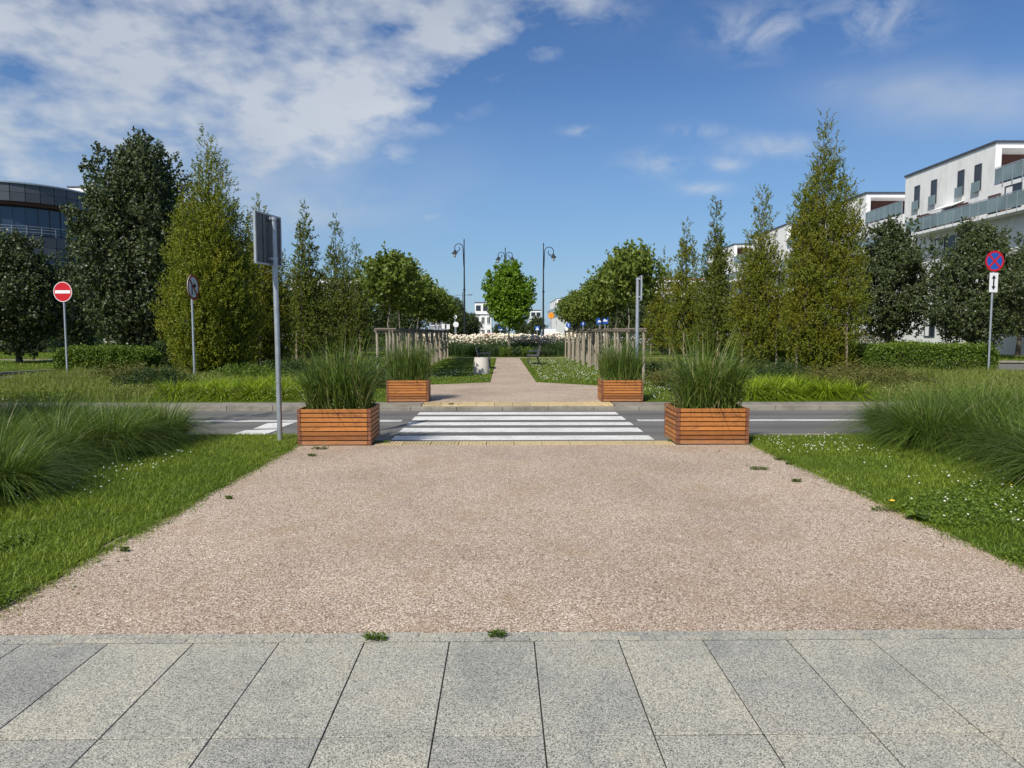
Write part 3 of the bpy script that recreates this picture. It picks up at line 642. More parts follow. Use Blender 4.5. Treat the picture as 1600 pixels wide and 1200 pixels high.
# leafy clover mat at the lawn edge
def mat_field(name, poly, n, leaf, zr, matname, label, mask=None):
    P = scatter(poly, n, rg, 0); 
    if mask is not None: P = P[mask(P)]
    P[:, 2] = rg.uniform(.02, zr, len(P)) ; D = rg.normal(size=(len(P), 3)) * [1, 1, .3]
    V, Q = leaves(P, D, leaf, leaf * .8, rg, .2); o = np_mesh(name, V, Q, rg.uniform(0, 1, len(P)), M[matname]); return tag(o, label, 'ground cover', kind='stuff')
mat_field('clover_leaves', [(3.55, 4.2), (5.6, 4.8), (5.2, 7.4), (3.9, 6.6), (3.55, 6.2)], 14000, .026, .07, 'hedge', 'clover leaves along the right edge of the gravel', lambda P: vnoise(P, 2.2, 6) > -.12)
mat_field('clover_leaves', [(-3.3, 3.85), (-2.9, 3.85), (-2.9, 5.6), (-3.6, 5.6), (-4.3, 4.2)], 6000, .026, .06, 'hedge', 'clover leaves along the left edge of the gravel', lambda P: vnoise(P, 2.2, 7) > -.1)
def edge_fringe(x, sgn, y0, y1, n, label):
    P = np.stack([x + sgn * np.abs(rg.normal(0, .055, n)) * (1 + vnoise(np.stack([np.zeros(n), np.linspace(y0, y1, n)], 1), 5, 2)), rg.uniform(y0, y1, n), np.full(n, .0)], 1)
    V, Q, sg = blades(n, P, .05 * rg.uniform(.5, 1.3, n), .006, rg, 1.0, .6, 2); o = np_mesh('edge_grass', V, Q, np.repeat(rg.uniform(0, .8, n), sg), M['lawnblade']); tag(o, label, 'grass', kind='stuff')
def tuft_row(x, sgn, y0, y1, n, label):
    ys = rg.uniform(y0, y1, n); P = []
    for yv in ys:
        k = int(rg.integers(20, 70)); r = rg.uniform(.03, .10); P.append(np.stack([x + sgn * (np.abs(rg.normal(0, r, k))), yv + rg.normal(0, r * 1.6, k), np.zeros(k)], 1))
    P = np.vstack(P); V, Q, sg = blades(len(P), P, .045 * rg.uniform(.5, 1.3, len(P)), .006, rg, 1.1, .6, 2); o = np_mesh('edge_grass', V, Q, np.repeat(rg.uniform(0, .7, len(P)), sg), M['lawnblade']); tag(o, label, 'grass', kind='stuff')
tuft_row(-2.95, 1, 3.75, 9.9, 34, 'tufts of grass spilling onto the left side of the gravel'); tuft_row(3.61, -1, 3.75, 9.9, 44, 'tufts of grass spilling onto the right side of the gravel')
edge_fringe(-2.96, 1, 3.85, 10, 4000, 'ragged grass creeping over the left gravel edge'); edge_fringe(3.61, -1, 3.85, 10, 5000, 'ragged grass creeping over the right gravel edge')

# meadow-like planting on the island
def meadow(poly, n, L, w, matname, label, reach=.5):
    o = blade_field('meadow_grass', poly, n, L, w, rg, matname, 0, reach, .4, 3); tag(o, label, 'tall grass', kind='stuff')
meadow([(-13.3, 16.7), (-8.5, 16.6), (-7.5, 22), (-9, 25.5), (-17, 26.2), (-15.2, 21.8)], 24000, .34, .014, 'meadow', 'rough pale green planting on the left of the traffic island')
meadow([(-9, 21), (-4.6, 20.5), (-4.5, 40), (-12, 40), (-13, 27)], 16000, .32, .018, 'meadow', 'rough grass under the left row of upright trees')
meadow([(8.6, 16.8), (18, 16.6), (19.6, 23), (19.6, 26.2), (12.5, 26), (9, 22)], 34000, .33, .014, 'meadow', 'pale tall meadow grass before the right hedge')
meadow([(5.2, 20.5), (9, 21), (13, 27), (14, 40), (5.2, 40)], 16000, .32, .018, 'meadow', 'rough grass under the right row of upright trees')
mat_field('ground_cover', [(-13, 16.4), (-4.2, 16.4), (-4.4, 21.5), (-8, 24), (-16, 24), (-15.2, 21.5)], 26000, .05, .30, 'meadow', 'leafy ground cover left of the crossing', lambda P: vnoise(P, .8, 2) > -.25)
mat_field('ground_cover', [(4.2, 16.4), (18, 16.4), (19.6, 22), (19.4, 26), (13, 26), (5, 22)], 30000, .05, .26, 'meadow', 'leafy ground cover right of the crossing', lambda P: vnoise(P, .8, 4) > -.2)

# ------------------------------------------------------------ ornamental grass drifts near the camera
protos = []
def fountain_proto(i):
    t = thing('fountain_grass', 'clump', 'ornamental grass', (0, 0, 0))
    clump_mesh('leaf_tuft', 2300, 1.16, .0092, .30, rg, 'fountain', .88, 1.28, 5, t, dead=.02)
    return t
FG = [fountain_proto(i) for i in range(3)]; used = [False] * 3
def place_fg(x, y, s, sz, label, group):
    i = random.randrange(3)
    if not used[i]:
        used[i] = True; o = FG[i]; o.location = (x, y, 0); o.rotation_euler = (0, 0, random.uniform(0, 6.28)); o.scale = (s, s, sz); o['label'] = label; o['group'] = group
    else: dup(FG[i], (x, y, 0), random.uniform(0, 6.28), (s, s, sz), label, group)
for j, yy in enumerate(np.arange(4.6, 11.2, .58)):
    xe = -5.12 + (-.25 if yy > 10.4 else 0) + .12 * math.sin(yy * 2.1)
    for i in range(8):
        x = xe - i * .66 - (.33 if j % 2 else 0) + random.uniform(-.12, .12); y = yy + random.uniform(-.12, .12)
        if x / y < -1.05 or (yy > 10.3 and i < 1 and False): continue
        s = random.uniform(.78, 1.02); place_fg(x, y, s, s * random.uniform(.82, .98), 'dark green fountain grass clump in the drift left of the gravel square', 'fountain grasses in the left drift')
for j, yy in enumerate(np.arange(5.8, 11.35, .66)):
    xe = 6.08 + .12 * math.sin(yy * 1.7) - (yy < 7.4) * .05
    for i in range(8):
        x = xe + i * .68 + (.34 if j % 2 else 0) + random.uniform(-.12, .12); y = yy + random.uniform(-.12, .12)
        if x / y > 1.06: continue
        s = random.uniform(.9, 1.12) * (1.08 if i > 1 else 1); place_fg(x, y, s, s * random.uniform(.88, 1.0), 'dark green fountain grass clump in the drift right of the gravel square', 'fountain grasses in the right drift')

# day lilies (bright strappy clumps) beyond the road
DL = thing('daylily_clump', 'x', 'day lily', (0, 0, 0)); clump_mesh('leaf_tuft', 520, .86, .024, .18, rg, 'daylily', 1.15, 1.15, 5, DL, dead=.0)
first = True
for side, xs, lab, grp in ((-1, np.arange(-7.9, -4.6, .62), 'bright yellow-green day lily clump left of the far left planter', 'day lilies beyond the road on the left'),
                           (1, np.arange(6.1, 8.9, .58), 'bright yellow-green day lily clump behind the near right planter', 'day lilies beyond the road on the right')):
    for row in range(3):
        for x in xs:
            p = (x + row * .2 + random.uniform(-.1, .1), 17.1 + row * .75 + random.uniform(-.1, .1), 0); s = random.uniform(.8, 1.1) * (.75 if side < 0 and x > -5.4 else 1)
            if first: DL.location = p; DL['label'] = lab; DL['group'] = grp; first = False
            else: dup(DL, p, random.uniform(0, 6.28), (s, s, s), lab, grp)

# shrubs and hedges
def shrub(name, label, cat, loc, size, n, leafsz, matname, group=None, blobs=None, rz=0, keepz=None):
    t = thing(name, label, cat, loc, rz, group); sx, sy, sz = size; bl = []
    for i in range(blobs or 22):
        a, r = i * 2.4, math.sqrt((i + .5) / (blobs or 22)) * .86; h = sz * (1 - r * r * .55) * rg.uniform(.55, .8)
        bl.append((math.cos(a) * r * sx, math.sin(a) * r * sy, h * .62, min(sx, sy) * .30, h * .55))
    V, Q, rn = crown_mesh(bl, n, leafsz, leafsz * .6, rg, twig=.18, up=.6, shell=.4)
    m = MB()
    for k in range(6):
        a = k * 1.05; m.tube([(0.03 * math.cos(a), .03 * math.sin(a), -.02), (sx * .35 * math.cos(a), sy * .35 * math.sin(a), sz * .5)], [.012, .006], 5)
    m.build('stem', M['bark'], t); np_mesh('foliage', V, Q, rn, M[matname], t); return t
def hedge(label, x0, x1, y0, y1, h, n, leafsz, matname, group=None, rag=.06):
    cx, cy = (x0 + x1) / 2, (y0 + y1) / 2; t = thing('hedge', label, 'hedge', (cx, cy, 0), 0, group); w, d = x1 - x0, y1 - y0
    A = np.array([w * d, w * h, w * h, d * h, d * h]); f = rg.choice(5, n, p=A / A.sum()); u, v = rg.uniform(-.5, .5, n), rg.uniform(-.5, .5, n); vz = rg.uniform(0.03, 1, n)
    P = np.zeros((n, 3)); Nn = np.zeros((n, 3))
    P[f == 0] = np.stack([u * w, v * d, np.full(n, h)], 1)[f == 0]; Nn[f == 0] = (0, 0, 1)
    for k, sg in ((1, -1), (2, 1)): P[f == k] = np.stack([u * w, np.full(n, sg * d / 2), vz * h], 1)[f == k]; Nn[f == k] = (0, sg, .3)
    for k, sg in ((3, -1), (4, 1)): P[f == k] = np.stack([np.full(n, sg * w / 2), v * d, vz * h], 1)[f == k]; Nn[f == k] = (sg, 0, .3)
    r_ = (vnoise(P[:, :2] + P[:, 2:] * .7, 2.6, 8) + .5 * vnoise(P[:, :2], 7, 3))[:, None]
    P += Nn * (r_ * rag * 1.6 + rg.normal(0, rag, (n, 1)) - np.abs(rg.normal(0, .10, (n, 1)))); P[:, 2] = np.maximum(P[:, 2], .05)
    # round the shoulders
    kx = np.clip((np.abs(P[:, 0]) / (w / 2) - (1 - .35 * h / w * 2)) / (.35 * h / w * 2), 0, 1); P[:, 2] *= 1 - .22 * kx ** 2
    D = Nn * .5 + rg.normal(size=(n, 3)) * .8 + [0, 0, .2]
    V, Q = leaves(P, D, leafsz, leafsz * .65, rg); m = MB()
    x = -w / 2 + .3
    while x < w / 2 - .1:
        m.tube([(x, 0, -.02), (x + rg.normal(0, .1), rg.normal(0, .1), h * .75)], [.018, .007], 5)
        for k in range(3): m.tube([(x, 0, h * .2), (x + rg.normal(0, .25), rg.normal(0, .22) * d, h * .85)], [.009, .004], 4)
        x += .4
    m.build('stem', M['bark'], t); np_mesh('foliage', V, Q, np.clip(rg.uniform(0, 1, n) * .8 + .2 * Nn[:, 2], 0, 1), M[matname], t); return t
hedge('clipped bright green hedge behind the red no entry sign', xat(92, 27), xat(232, 27), 26.5, 27.9, .98, 26000, .075, 'hedge')
hedge('low clipped green hedge left of the round blue and red sign post', xat(1345, 27), xat(1545, 27), 26.4, 28.0, 1.10, 34000, .075, 'hedge')
hedge('dark hedge between the wide dark linden and the yellow-green tree on the left', xat(238, 31), xat(300, 31), 30.6, 31.8, 1.15, 9000, .085, 'darkshrub')
hedge('dark low hedge behind the tall signpost with the panel seen from behind', xat(345, 40), xat(470, 40), 39.5, 40.8, 1.1, 15000, .085, 'darkshrub')
hedge('green hedge right of the tall staked hornbeam, beside the meadow grass', xat(1215, 33), xat(1345, 33), 32.5, 33.8, 1.1, 15000, .085, 'hedge')
hedge('long dark hedge far behind the row of lindens on the right', 22.5, 34, 61, 62, 1.5, 16000, .11, 'brownshrub')
hedge('long dark hedge far behind the lindens on the left', -34, -18, 57, 58.2, 1.5, 14000, .12, 'darkshrub')
hedge('dark hedge far behind the dense tree beside the no entry sign', -44, -34.5, 55, 56.2, 1.6, 9000, .12, 'darkshrub')
for u0, u1, Y, h, mt, lb in ((430, 560, 52, 1.9, 'darkshrub', 'tall dark hedge far behind the two narrow spire trees on the left'), (565, 690, 60, 1.6, 'darkshrub', 'dark hedge far behind the left staked row'),
                              (905, 1035, 60, 1.6, 'darkshrub', 'dark hedge far behind the right staked row'), (1035, 1150, 54, 1.9, 'darkshrub', 'dark hedge far behind the dark green spire tree'),
                              (1140, 1260, 46, 1.5, 'hedge', 'green hedge behind the full olive tree on the right'), (285, 350, 36, 1.3, 'darkshrub', 'dark hedge behind the broad yellow-green tree on the left')):
    hedge(lb, xat(u0, Y), xat(u1, Y), Y - .6, Y + .6, h, 11000, .10, mt)
for u, Y, s, mt, lb in ((240, 19.2, (1.2, .7, .82), 'darkshrub', 'low dark bush among pale ground cover right of the no entry sign'),
                        (215, 21.8, (1.7, 1.0, .80), 'brownshrub', 'brownish spreading shrub right of the no entry sign'),
                        (1340, 18.4, (1.3, .9, .80), 'brownshrub', 'brownish mound shrub right of the bright day lilies'),
                        (1325, 20.6, (1.5, 1.0, .90), 'brownshrub', 'larger brown-green mound shrub behind the day lilies on the right'),
                        (1395, 20.0, (1.3, 1.0, .72), 'brownshrub', 'low brown-green shrub at the front of the meadow grass'),
                        (575, 20.5, (1.0, .8, 1.0), 'darkshrub', 'dark green shrub between the two left planters'),
                        (545, 24.5, (1.2, .9, .85), 'brownshrub', 'brown-tipped shrub left of the first staked row tree'),
                        (1045, 24.0, (1.2, .9, .80), 'darkshrub', 'dark green shrub right of the signpost by the far right planter'),
                        (1060, 20.8, (1.0, .8, .62), 'brownshrub', 'olive shrub behind the grass of the near right planter'),
                        (1215, 22.5, (1.3, .9, .85), 'darkshrub', 'dark green shrub left of the tallest hornbeam'),
                        (450, 24.5, (1.5, 1.0, .9), 'darkshrub', 'dark green shrub right of the tall signpost'),
                        (385, 22.5, (1.3, .9, .7), 'hedge', 'leafy light green shrub left of the tall signpost')):
    shrub('shrub', lb, 'shrub', (xat(u, Y), Y, 0), s, 7000, .055, mt)
# low round shrubs at the end of the path, bed grass and the roses behind
for i, u in enumerate((741, 757, 774, 790, 806, 822, 838, 853)):
    Y = 46.3 + .12 * abs(i - 3.5); s = rg.uniform(.9, 1.1)
    shrub('shrub', ['leftmost', 'second from left', 'third from left', 'fourth from left', 'fourth from right', 'third from right', 'second from right', 'rightmost'][i] + ' low shrub in the row at the end of the narrow path', 'shrub', (xat(u, Y), Y, 0), (.55 * s, .55, .85 * s), 2600, .075, 'hedge' if i in (0, 3, 5) else 'rosebush', 'low shrubs at the end of the path', 10)
o = blade_field('bed_grass', [(-4.0, 48), (5.2, 48), (7, 51), (-6, 51)], 16000, .85, .03, rg, 'hedgegrass', 0, .4, .3, 3); tag(o, 'dense dark green grass band in front of the pale roses', 'grass', kind='stuff')
def roses():
    poly = [(-5.5, 51), (7.2, 51), (8.5, 56), (-8, 56)]
    P = scatter(poly, 24000, rg, 0); P[:, 2] = rg.uniform(.1, 1.25, len(P)) * (1 + .2 * vnoise(P, 1.5, 1)); V, Q = leaves(P, rg.normal(size=P.shape), .085, .06, rg)
    o = np_mesh('rose_foliage', V, Q, rg.uniform(0, 1, len(P)), M['rosebush']); tag(o, 'green rose foliage in the round bed beneath the pale blooms', 'rose foliage', kind='stuff')
    P = scatter(poly, 4200, rg, 0); top = 1.30 * (1 + .2 * vnoise(P, 1.5, 1)) + .05; P[:, 2] = top - np.abs(rg.normal(0, .42, len(P))) + rg.uniform(0, .12, len(P))
    P = P[vnoise(P, 2.6, 12) > -.30]
    o = ball_field('rose_blooms', P, .075, rg, 'petal'); tag(o, 'mass of cream and pink rose blooms behind the path end', 'roses', kind='stuff')
roses()

# ------------------------------------------------------------ trees
def R_(s): return np.random.default_rng(s)
horn = [  # px, Y, topv, R, leaves, mat, leaders, slim, label
    (332, 25, 212, 1.45, 125000, 'hornbeam_yellow', 18, 1.08, 'broad tall yellow-green upright tree right of the wide dark linden'),
    (408, 29.5, 306, 1.40, 40000, 'hornbeam', 12, 1.0, 'olive upright tree rising directly behind the panel of the tall signpost'),
    (480, 36.5, 320, 1.30, 20000, 'hornbeam_dark', 7, .75, 'narrow pointed tree right of the tall signpost, with open gaps in its crown'),
    (527, 43, 343, 1.40, 19000, 'hornbeam_dark', 7, .75, 'slim spire-topped tree between the open-crowned tree and the left staked row'),
    (557, 49, 378, 1.5, 17000, 'hornbeam_dark', 8, .8, 'smallest upright tree on the left, just behind the left staked row'),
    (1281, 26.5, 179, 1.44, 92000, 'hornbeam', 14, .95, 'tallest upright tree on the right, yellowing low down and open near the tip'),
    (1187, 32, 286, 1.50, 40000, 'hornbeam', 12, .95, 'full olive upright tree left of the tallest hornbeam on the right'),
    (1115, 38.5, 312, 1.38, 24000, 'hornbeam_dark', 7, .85, 'dark green spire tree behind the near right planter'),
    (1070, 44.5, 345, 1.45, 22000, 'hornbeam', 7, .85, 'slender tree with yellowing lower crown right of the right staked row'),
    (1036, 50.5, 390, 1.5, 14000, 'hornbeam', 7, .8, 'smallest yellowing upright tree just right of the far signpost')]
HB = []
for i, (u, Y, tv, R, nl, mt, ld, slim, lb) in enumerate(horn):
    x = xat(u, Y); H = zat(tv, Y, u); lf = .062 if Y < 28 else .07 if Y < 34 else .09
    HB.append(make_tree('hornbeam_tree', lb, 'tree', (x, Y, 0), H, R, 'horn', int(nl * 1.75), (lf, lf * .62), mt, R_(100 + i), 'upright hornbeams along the park', base=.35 if Y < 30 else .45, trunk_r=.075, rz=i * 1.3, leaders=ld, slim=slim, taper=[.26, .38, .40, .46, .46, .28, .38, .46, .46, .5][i], twig=.26, up=1.3, shell=.30, per=12))
make_tree('linden_tree', 'wide dense dark linden with silvery leaf backs behind the left hedge', 'tree', (xat(224, 36), 36, 0), zat(224, 36, 213), 3.1, 'round', 90000, (.14, .11), 'linden', R_(5), None, base=.4, trunk_r=.16, n=100, topw=.66, blobr=.21, up=1.6, stray=30, vert=1.7, shell=.3)
make_tree('linden_tree', 'rounded dark linden at the left edge behind the side street', 'tree', (xat(28, 37), 37, 0), zat(376, 37, 28), 2.7, 'round', 42000, (.14, .11), 'linden', R_(6), None, base=.8, trunk_r=.14, n=50, topw=.4, blobr=.26, up=.9, stray=16, shell=.3)
make_tree('linden_tree', 'small dark linden in the gap behind the no entry sign', 'tree', (xat(112, 45), 45, 0), zat(420, 45, 112), 2.0, 'round', 20000, (.14, .11), 'linden', R_(8), None, base=.8, trunk_r=.12, n=36, blobr=.28, shell=.3)
make_tree('linden_tree', 'dark linden on a clear dark trunk in front of the white flats', 'tree', (xat(1387, 47), 47, 0), zat(344, 47, 1387), 2.75, 'round', 52000, (.14, .11), 'linden', R_(9), None, base=.95, trunk_r=.16, n=60, topw=.28, blobr=.24, up=.8, stray=18, shell=.3)
make_tree('linden_tree', 'broad pale-flecked linden behind the round blue and red sign', 'tree', (xat(1524, 42), 42, 0), zat(354, 42, 1524), 3.15, 'round', 56000, (.135, .105), 'linden', R_(10), None, base=.55, trunk_r=.16, n=60, topw=.28, blobr=.24, up=.8, stray=18, shell=.3)
make_tree('linden_tree', 'dark linden cut by the right edge of the view', 'tree', (xat(1592, 46), 46, 0), zat(392, 46, 1592), 2.3, 'round', 34000, (.14, .11), 'linden', R_(12), None, base=1.4, trunk_r=.15, n=46, blobr=.26, up=.5, stray=12, shell=.3)
make_tree('round_maple_tree', 'bright green round-headed tree standing before the double lamp', 'tree', (xat(796, 47.8), 47.8, 0), zat(415, 47.8), 1.75, 'round', 26000, (.15, .12), 'maple_bright', R_(21), None, base=2.0, trunk_r=.075, n=46, topw=.55, blobr=.27, up=.6, stray=12, bark='bark_pale', shell=.36)
# staked rows either side of the path
rowp = [make_tree('row_maple_tree', 'x', 'tree', (0, 0, 0), 3.8, 1.0, 'round', 6200, (.125, .095), 'maple', R_(40 + k), 'x', base=2.5, trunk_r=.05, n=14, topw=.7, blobr=.30, up=1.1, stray=20, bark='bark_pale', twig=.4, shell=.36) for k in range(3)]
def support_proto():
    t = thing('tree_support', 'x', 'tree support', (0, 0, 0))
    for (x, y) in ((-.26, -.95), (-.26, .95), (.26, -.95), (.26, .95)):
        m = MB(); m.tube([(x, y, -.1), (x + .008, y, .8), (x, y + .006, 1.6)], [.048, .045, .042], 9); m.build('post', M['stake'], t, smooth=True)
    for x in (-.26, .26):
        m = MB(); m.tube([(x, -1.22, 1.635), (x, 0, 1.628), (x, 1.22, 1.635)], .036, 8); m.build('rail', M['rail'], t, smooth=True)
    for y in (-.95, .95):
        m = MB(); m.tube([(-.34, y + .02, 1.70), (.34, y + .02, 1.70)], .034, 8); m.build('crossbar', M['rail'], t, smooth=True)
    return t
SP = support_proto(); usedp = [False] * 3; sp_used = False
ords = ['first', 'second', 'third', 'fourth', 'fifth', 'sixth', 'seventh', 'eighth', 'ninth']
for sx, side in ((-3.72, 'left'), (4.25, 'right')):
    for i in range(9):
        Y = 23.6 + i * 2.55; k = (i + (side == 'right')) % 3
        lb = f'{ords[i]} round-headed staked tree from the road in the {side} row'; gr = f'staked maples in the {side} row'
        top = [1.02, .98, .95, .98, .92, .96, .92, .9, .93][i] if side == 'left' else [1.08, 1.02, .92, .95, .9, .88, .92, .9, .88][i]
        loc = (sx + random.uniform(-.05, .05), Y, 0); rz = random.uniform(0, 6.28)
        if not usedp[k]:
            usedp[k] = True; o = rowp[k]; o.location = loc; o.rotation_euler = (0, 0, rz); o.scale = (1, 1, top); o['label'] = lb; o['group'] = gr
        else: dup(rowp[k], loc, rz, (random.uniform(.9, 1.05), random.uniform(.9, 1.05), top), lb, gr)
        lb = f'weathered wooden post frame around the {ords[i]} tree of the {side} row'; gr = f'post frames of the {side} row'
        if not sp_used: sp_used = True; SP.location = (sx, Y, 0); SP['label'] = lb; SP['group'] = gr
        else: dup(SP, (sx, Y, 0), 0, (1, 1, random.uniform(.985, 1.01)), lb, gr)
# three-stake supports of the hornbeams
def stakes(x, y, label, rz, h=1.65, r=.75):
    t = thing('tree_support', label, 'tree support', (x, y, 0), rz, 'stakes around the hornbeams')
    pts = []
    for k in range(3):
        a = k * 2.094; p = (r * math.cos(a), r * math.sin(a)); pts.append(p)
        m = MB(); m.tube([(p[0] * 1.06, p[1] * 1.06, -.1), (p[0], p[1], h)], [.052, .046], 9); m.build('post', M['stake2'], t, smooth=True)
    for k in range(3):
        a, b = pts[k], pts[(k + 1) % 3]; m = MB(); m.tube([(a[0] * 1.05, a[1] * 1.05, h - .08 - k * .075), (b[0] * 1.05, b[1] * 1.05, h - .08 - k * .075)], .032, 7); m.build('rail', M['rail'], t, smooth=True)
for i, (u, Y, tv, R, nl, mt, ld, slim, lb) in enumerate(horn):
    stakes(xat(u, Y), Y, 'three wooden stakes around the ' + ['broad tall yellow-green tree on the left', 'olive tree behind the tall signpost', 'open-crowned narrow tree on the left', 'slim spire-topped tree on the left', 'smallest upright tree on the left', 'tallest hornbeam on the right', 'full olive tree on the right', 'dark green spire tree on the right', 'slender yellowing tree on the right', 'smallest upright tree on the right'][i], [.3, .8, .1, 2.0, 1.0, 3.4, 3.3, .5, .2, .9][i], 1.65 if i != 5 else 1.95, .95 if i in (0, 5) else .8)
# background trees
bgp = [make_tree('broadleaf_tree', 'x', 'tree', (0, 0, 0), 6.5, 2.7, 'round', 11000, (.24, .18), 'faroliage', R_(60 + k), 'x', base=1.0, trunk_r=.12, n=30, blobr=.3, twig=.4, shell=.36) for k in range(2)]; bu = [False, False]
bgs = [(437, 78, 1.0, 'left hornbeams'), (498, 84, .95, 'left hornbeams'), (560, 80, .9, 'left staked row'), (608, 92, .9, 'left staked row'), (640, 88, .85, 'left staked row'), (712, 96, .88, 'left lamp post'), (737, 128, .72, 'low white house'), (722, 125, .8, 'low white house'),
       (780, 140, .5, 'bright round-headed tree'), (816, 118, .55, 'bright round-headed tree'), (838, 112, .62, 'bright round-headed tree'), (905, 110, .8, 'right staked row'), (940, 95, .9, 'right staked row'), (975, 86, .95, 'right staked row'), (1020, 82, .95, 'right staked row'), (1090, 76, .8, 'right hornbeams'), (1150, 72, .8, 'right hornbeams'), (1225, 74, .8, 'right hornbeams'),
       (60, 60, .95, 'lindens on the left'), (330, 66, 1.0, 'left hornbeams'), (375, 70, .9, 'left hornbeams'), (150, 64, 1.0, 'lindens on the left')]
cnt = {}
for u, Y, s, wh in sorted(bgs):
    cnt[wh] = cnt.get(wh, 0) + 1; tot = sum(1 for b in bgs if b[3] == wh)
    k = random.randrange(2); lb = f'distant leafy tree behind the {wh}' + (f', {["leftmost", "second", "third", "last"][cnt[wh] - 1 if cnt[wh] < tot else 3]} from the left' if tot > 1 else ''); gr = f'background trees behind the {wh}'
    loc = (xat(u, Y), Y, 0); sc = (s * random.uniform(.9, 1.15), s, s)
    if not bu[k]: bu[k] = True; o = bgp[k]; o.location = loc; o.scale = sc; o['label'] = lb; o['group'] = gr
    else: dup(bgp[k], loc, random.uniform(0, 6.28), sc, lb, gr)
# a hornbeam outside the frame on the left: its shadow falls over the road
dup(HB[1], (-10.2, 5.8, 0), 0.5, (1.0, 1.0, 1.4), 'upright tree beside the left grass drift, outside the view, shading the road', 'upright hornbeams along the park')

# ------------------------------------------------------------ planters with reeds
def planter_proto():
    t = thing('planter', 'x', 'planter', (0, 0, 0)); w, d, h = 1.04, .82, .52; n = 8; sh = h / n
    for nm, ax, sg in (('front_panel', 0, -1), ('back_panel', 0, 1), ('side_panel', 1, -1), ('side_panel', 1, 1)):
        m = MB(); cp = .055
        for k in range(n):
            z = sh * (k + .5) + .004
            if ax == 0: m.box((0, sg * (d / 2 - .014), z), (w - 2 * cp - .006, .024, sh - .014), 0, 0, random.random())
            else: m.box((sg * (w / 2 - .014), 0, z), (.024, d - 2 * cp - .006, sh - .014), 0, 0, random.random())
        m.build(nm, M['slat'], t, bevel=.003)
    for sx in (-1, 1):
        for sy in (-1, 1):
            m = MB()
            for k in range(n): m.box((sx * (w / 2 - .028), sy * (d / 2 - .028), sh * (k + .5) + .004), (.052, .052, sh - .009), 0, 0, random.uniform(0, .6))
            m.build('corner_post', M['slatdark'], t, bevel=.003)
    m = MB(); m.bb(-w / 2 + .03, w / 2 - .03, -d / 2 + .03, d / 2 - .03, 0.01, h - .06); m.build('liner', M['liner'], t)
    m = MB(); m.bb(-w / 2 + .045, w / 2 - .045, -d / 2 + .045, d / 2 - .045, h - .058, h - .035); m.build('soil', M['soil'], t)
    return t
PL = planter_proto(); pls = [(-2.385, 10.40, .02, 'near left slatted orange wooden planter at the edge of the gravel', .0), (3.0, 10.41, -.01, 'near right slatted orange wooden planter with dark stained boards', 0),
    (-2.19, 16.62, .03, 'far left slatted wooden planter beyond the zebra crossing', 0), (2.76, 16.60, -.02, 'far right slatted wooden planter beyond the zebra crossing', 0)]
for i, (x, y, rz, lb, _) in enumerate(pls):
    s = (1, 1, 1) if i < 2 else (.93, .9, .95)
    if i == 0: PL.location = (x, y, 0); PL.rotation_euler = (0, 0, rz); PL['label'] = lb; PL['group'] = 'slatted planters at the crossing'
    else: dup(PL, (x, y, 0 if i < 2 else .006), rz, s, lb, 'slatted planters at the crossing')
def reed(label, x, y, z, sizes, lean=0):
    t = thing('reed_grass', label, 'ornamental grass', (x, y, z), 0, 'reed grasses in the planters'); L, n, sprd, wd, reach, drp = sizes
    r2 = np.random.default_rng(int(abs(x * 100) + y * 10)); a = r2.uniform(0, 6.28, n)
    P = np.stack([r2.uniform(-sprd, sprd, n), r2.uniform(-.28, .28, n), np.zeros(n)], 1); az = np.arctan2(P[:, 1] * 1.2, P[:, 0]) + r2.normal(0, .8, n)
    Ls = L * r2.uniform(.3, 1.1, n) * (1 - .25 * np.abs(P[:, 0]) / sprd)
    V, Q, sg = blades(n, P, Ls, wd, r2, reach, drp, 6, az=az)
    q = r2.uniform(0, .93, n); q[r2.uniform(0, 1, n) < .035] = 1
    np_mesh('leaf_tuft', V, Q, np.repeat(q, sg), M['reed'], t)
    # short understorey with dry stems
    n2 = n // 2; P2 = np.stack([r2.uniform(-.46, .46, n2), r2.uniform(-.34, .34, n2), np.zeros(n2)], 1)
    V, Q, sg = blades(n2, P2, .38 * r2.uniform(.4, 1.2, n2), wd * .9, r2, .9, .8, 4); q = r2.uniform(.1, .9, n2); q[r2.uniform(0, 1, n2) < .3] = 1
    np_mesh('low_tuft', V, Q, np.repeat(q, sg), M['reed'], t)
reed('arching reed grass in the near left planter', -2.37, 10.38, .48, (1.55, 1000, .40, .0195, .52, 1.30))
reed('tall loose reed grass in the near right planter', 3.0, 10.40, .48, (1.66, 850, .38, .0205, .54, 1.25))
reed('upright yellow-green reed grass in the far left planter', -2.19, 16.62, .46, (1.25, 1300, .42, .016, .36, .75))
reed('upright reed grass in the far right planter', 2.76, 16.6, .46, (1.25, 1300, .42, .016, .40, .75))

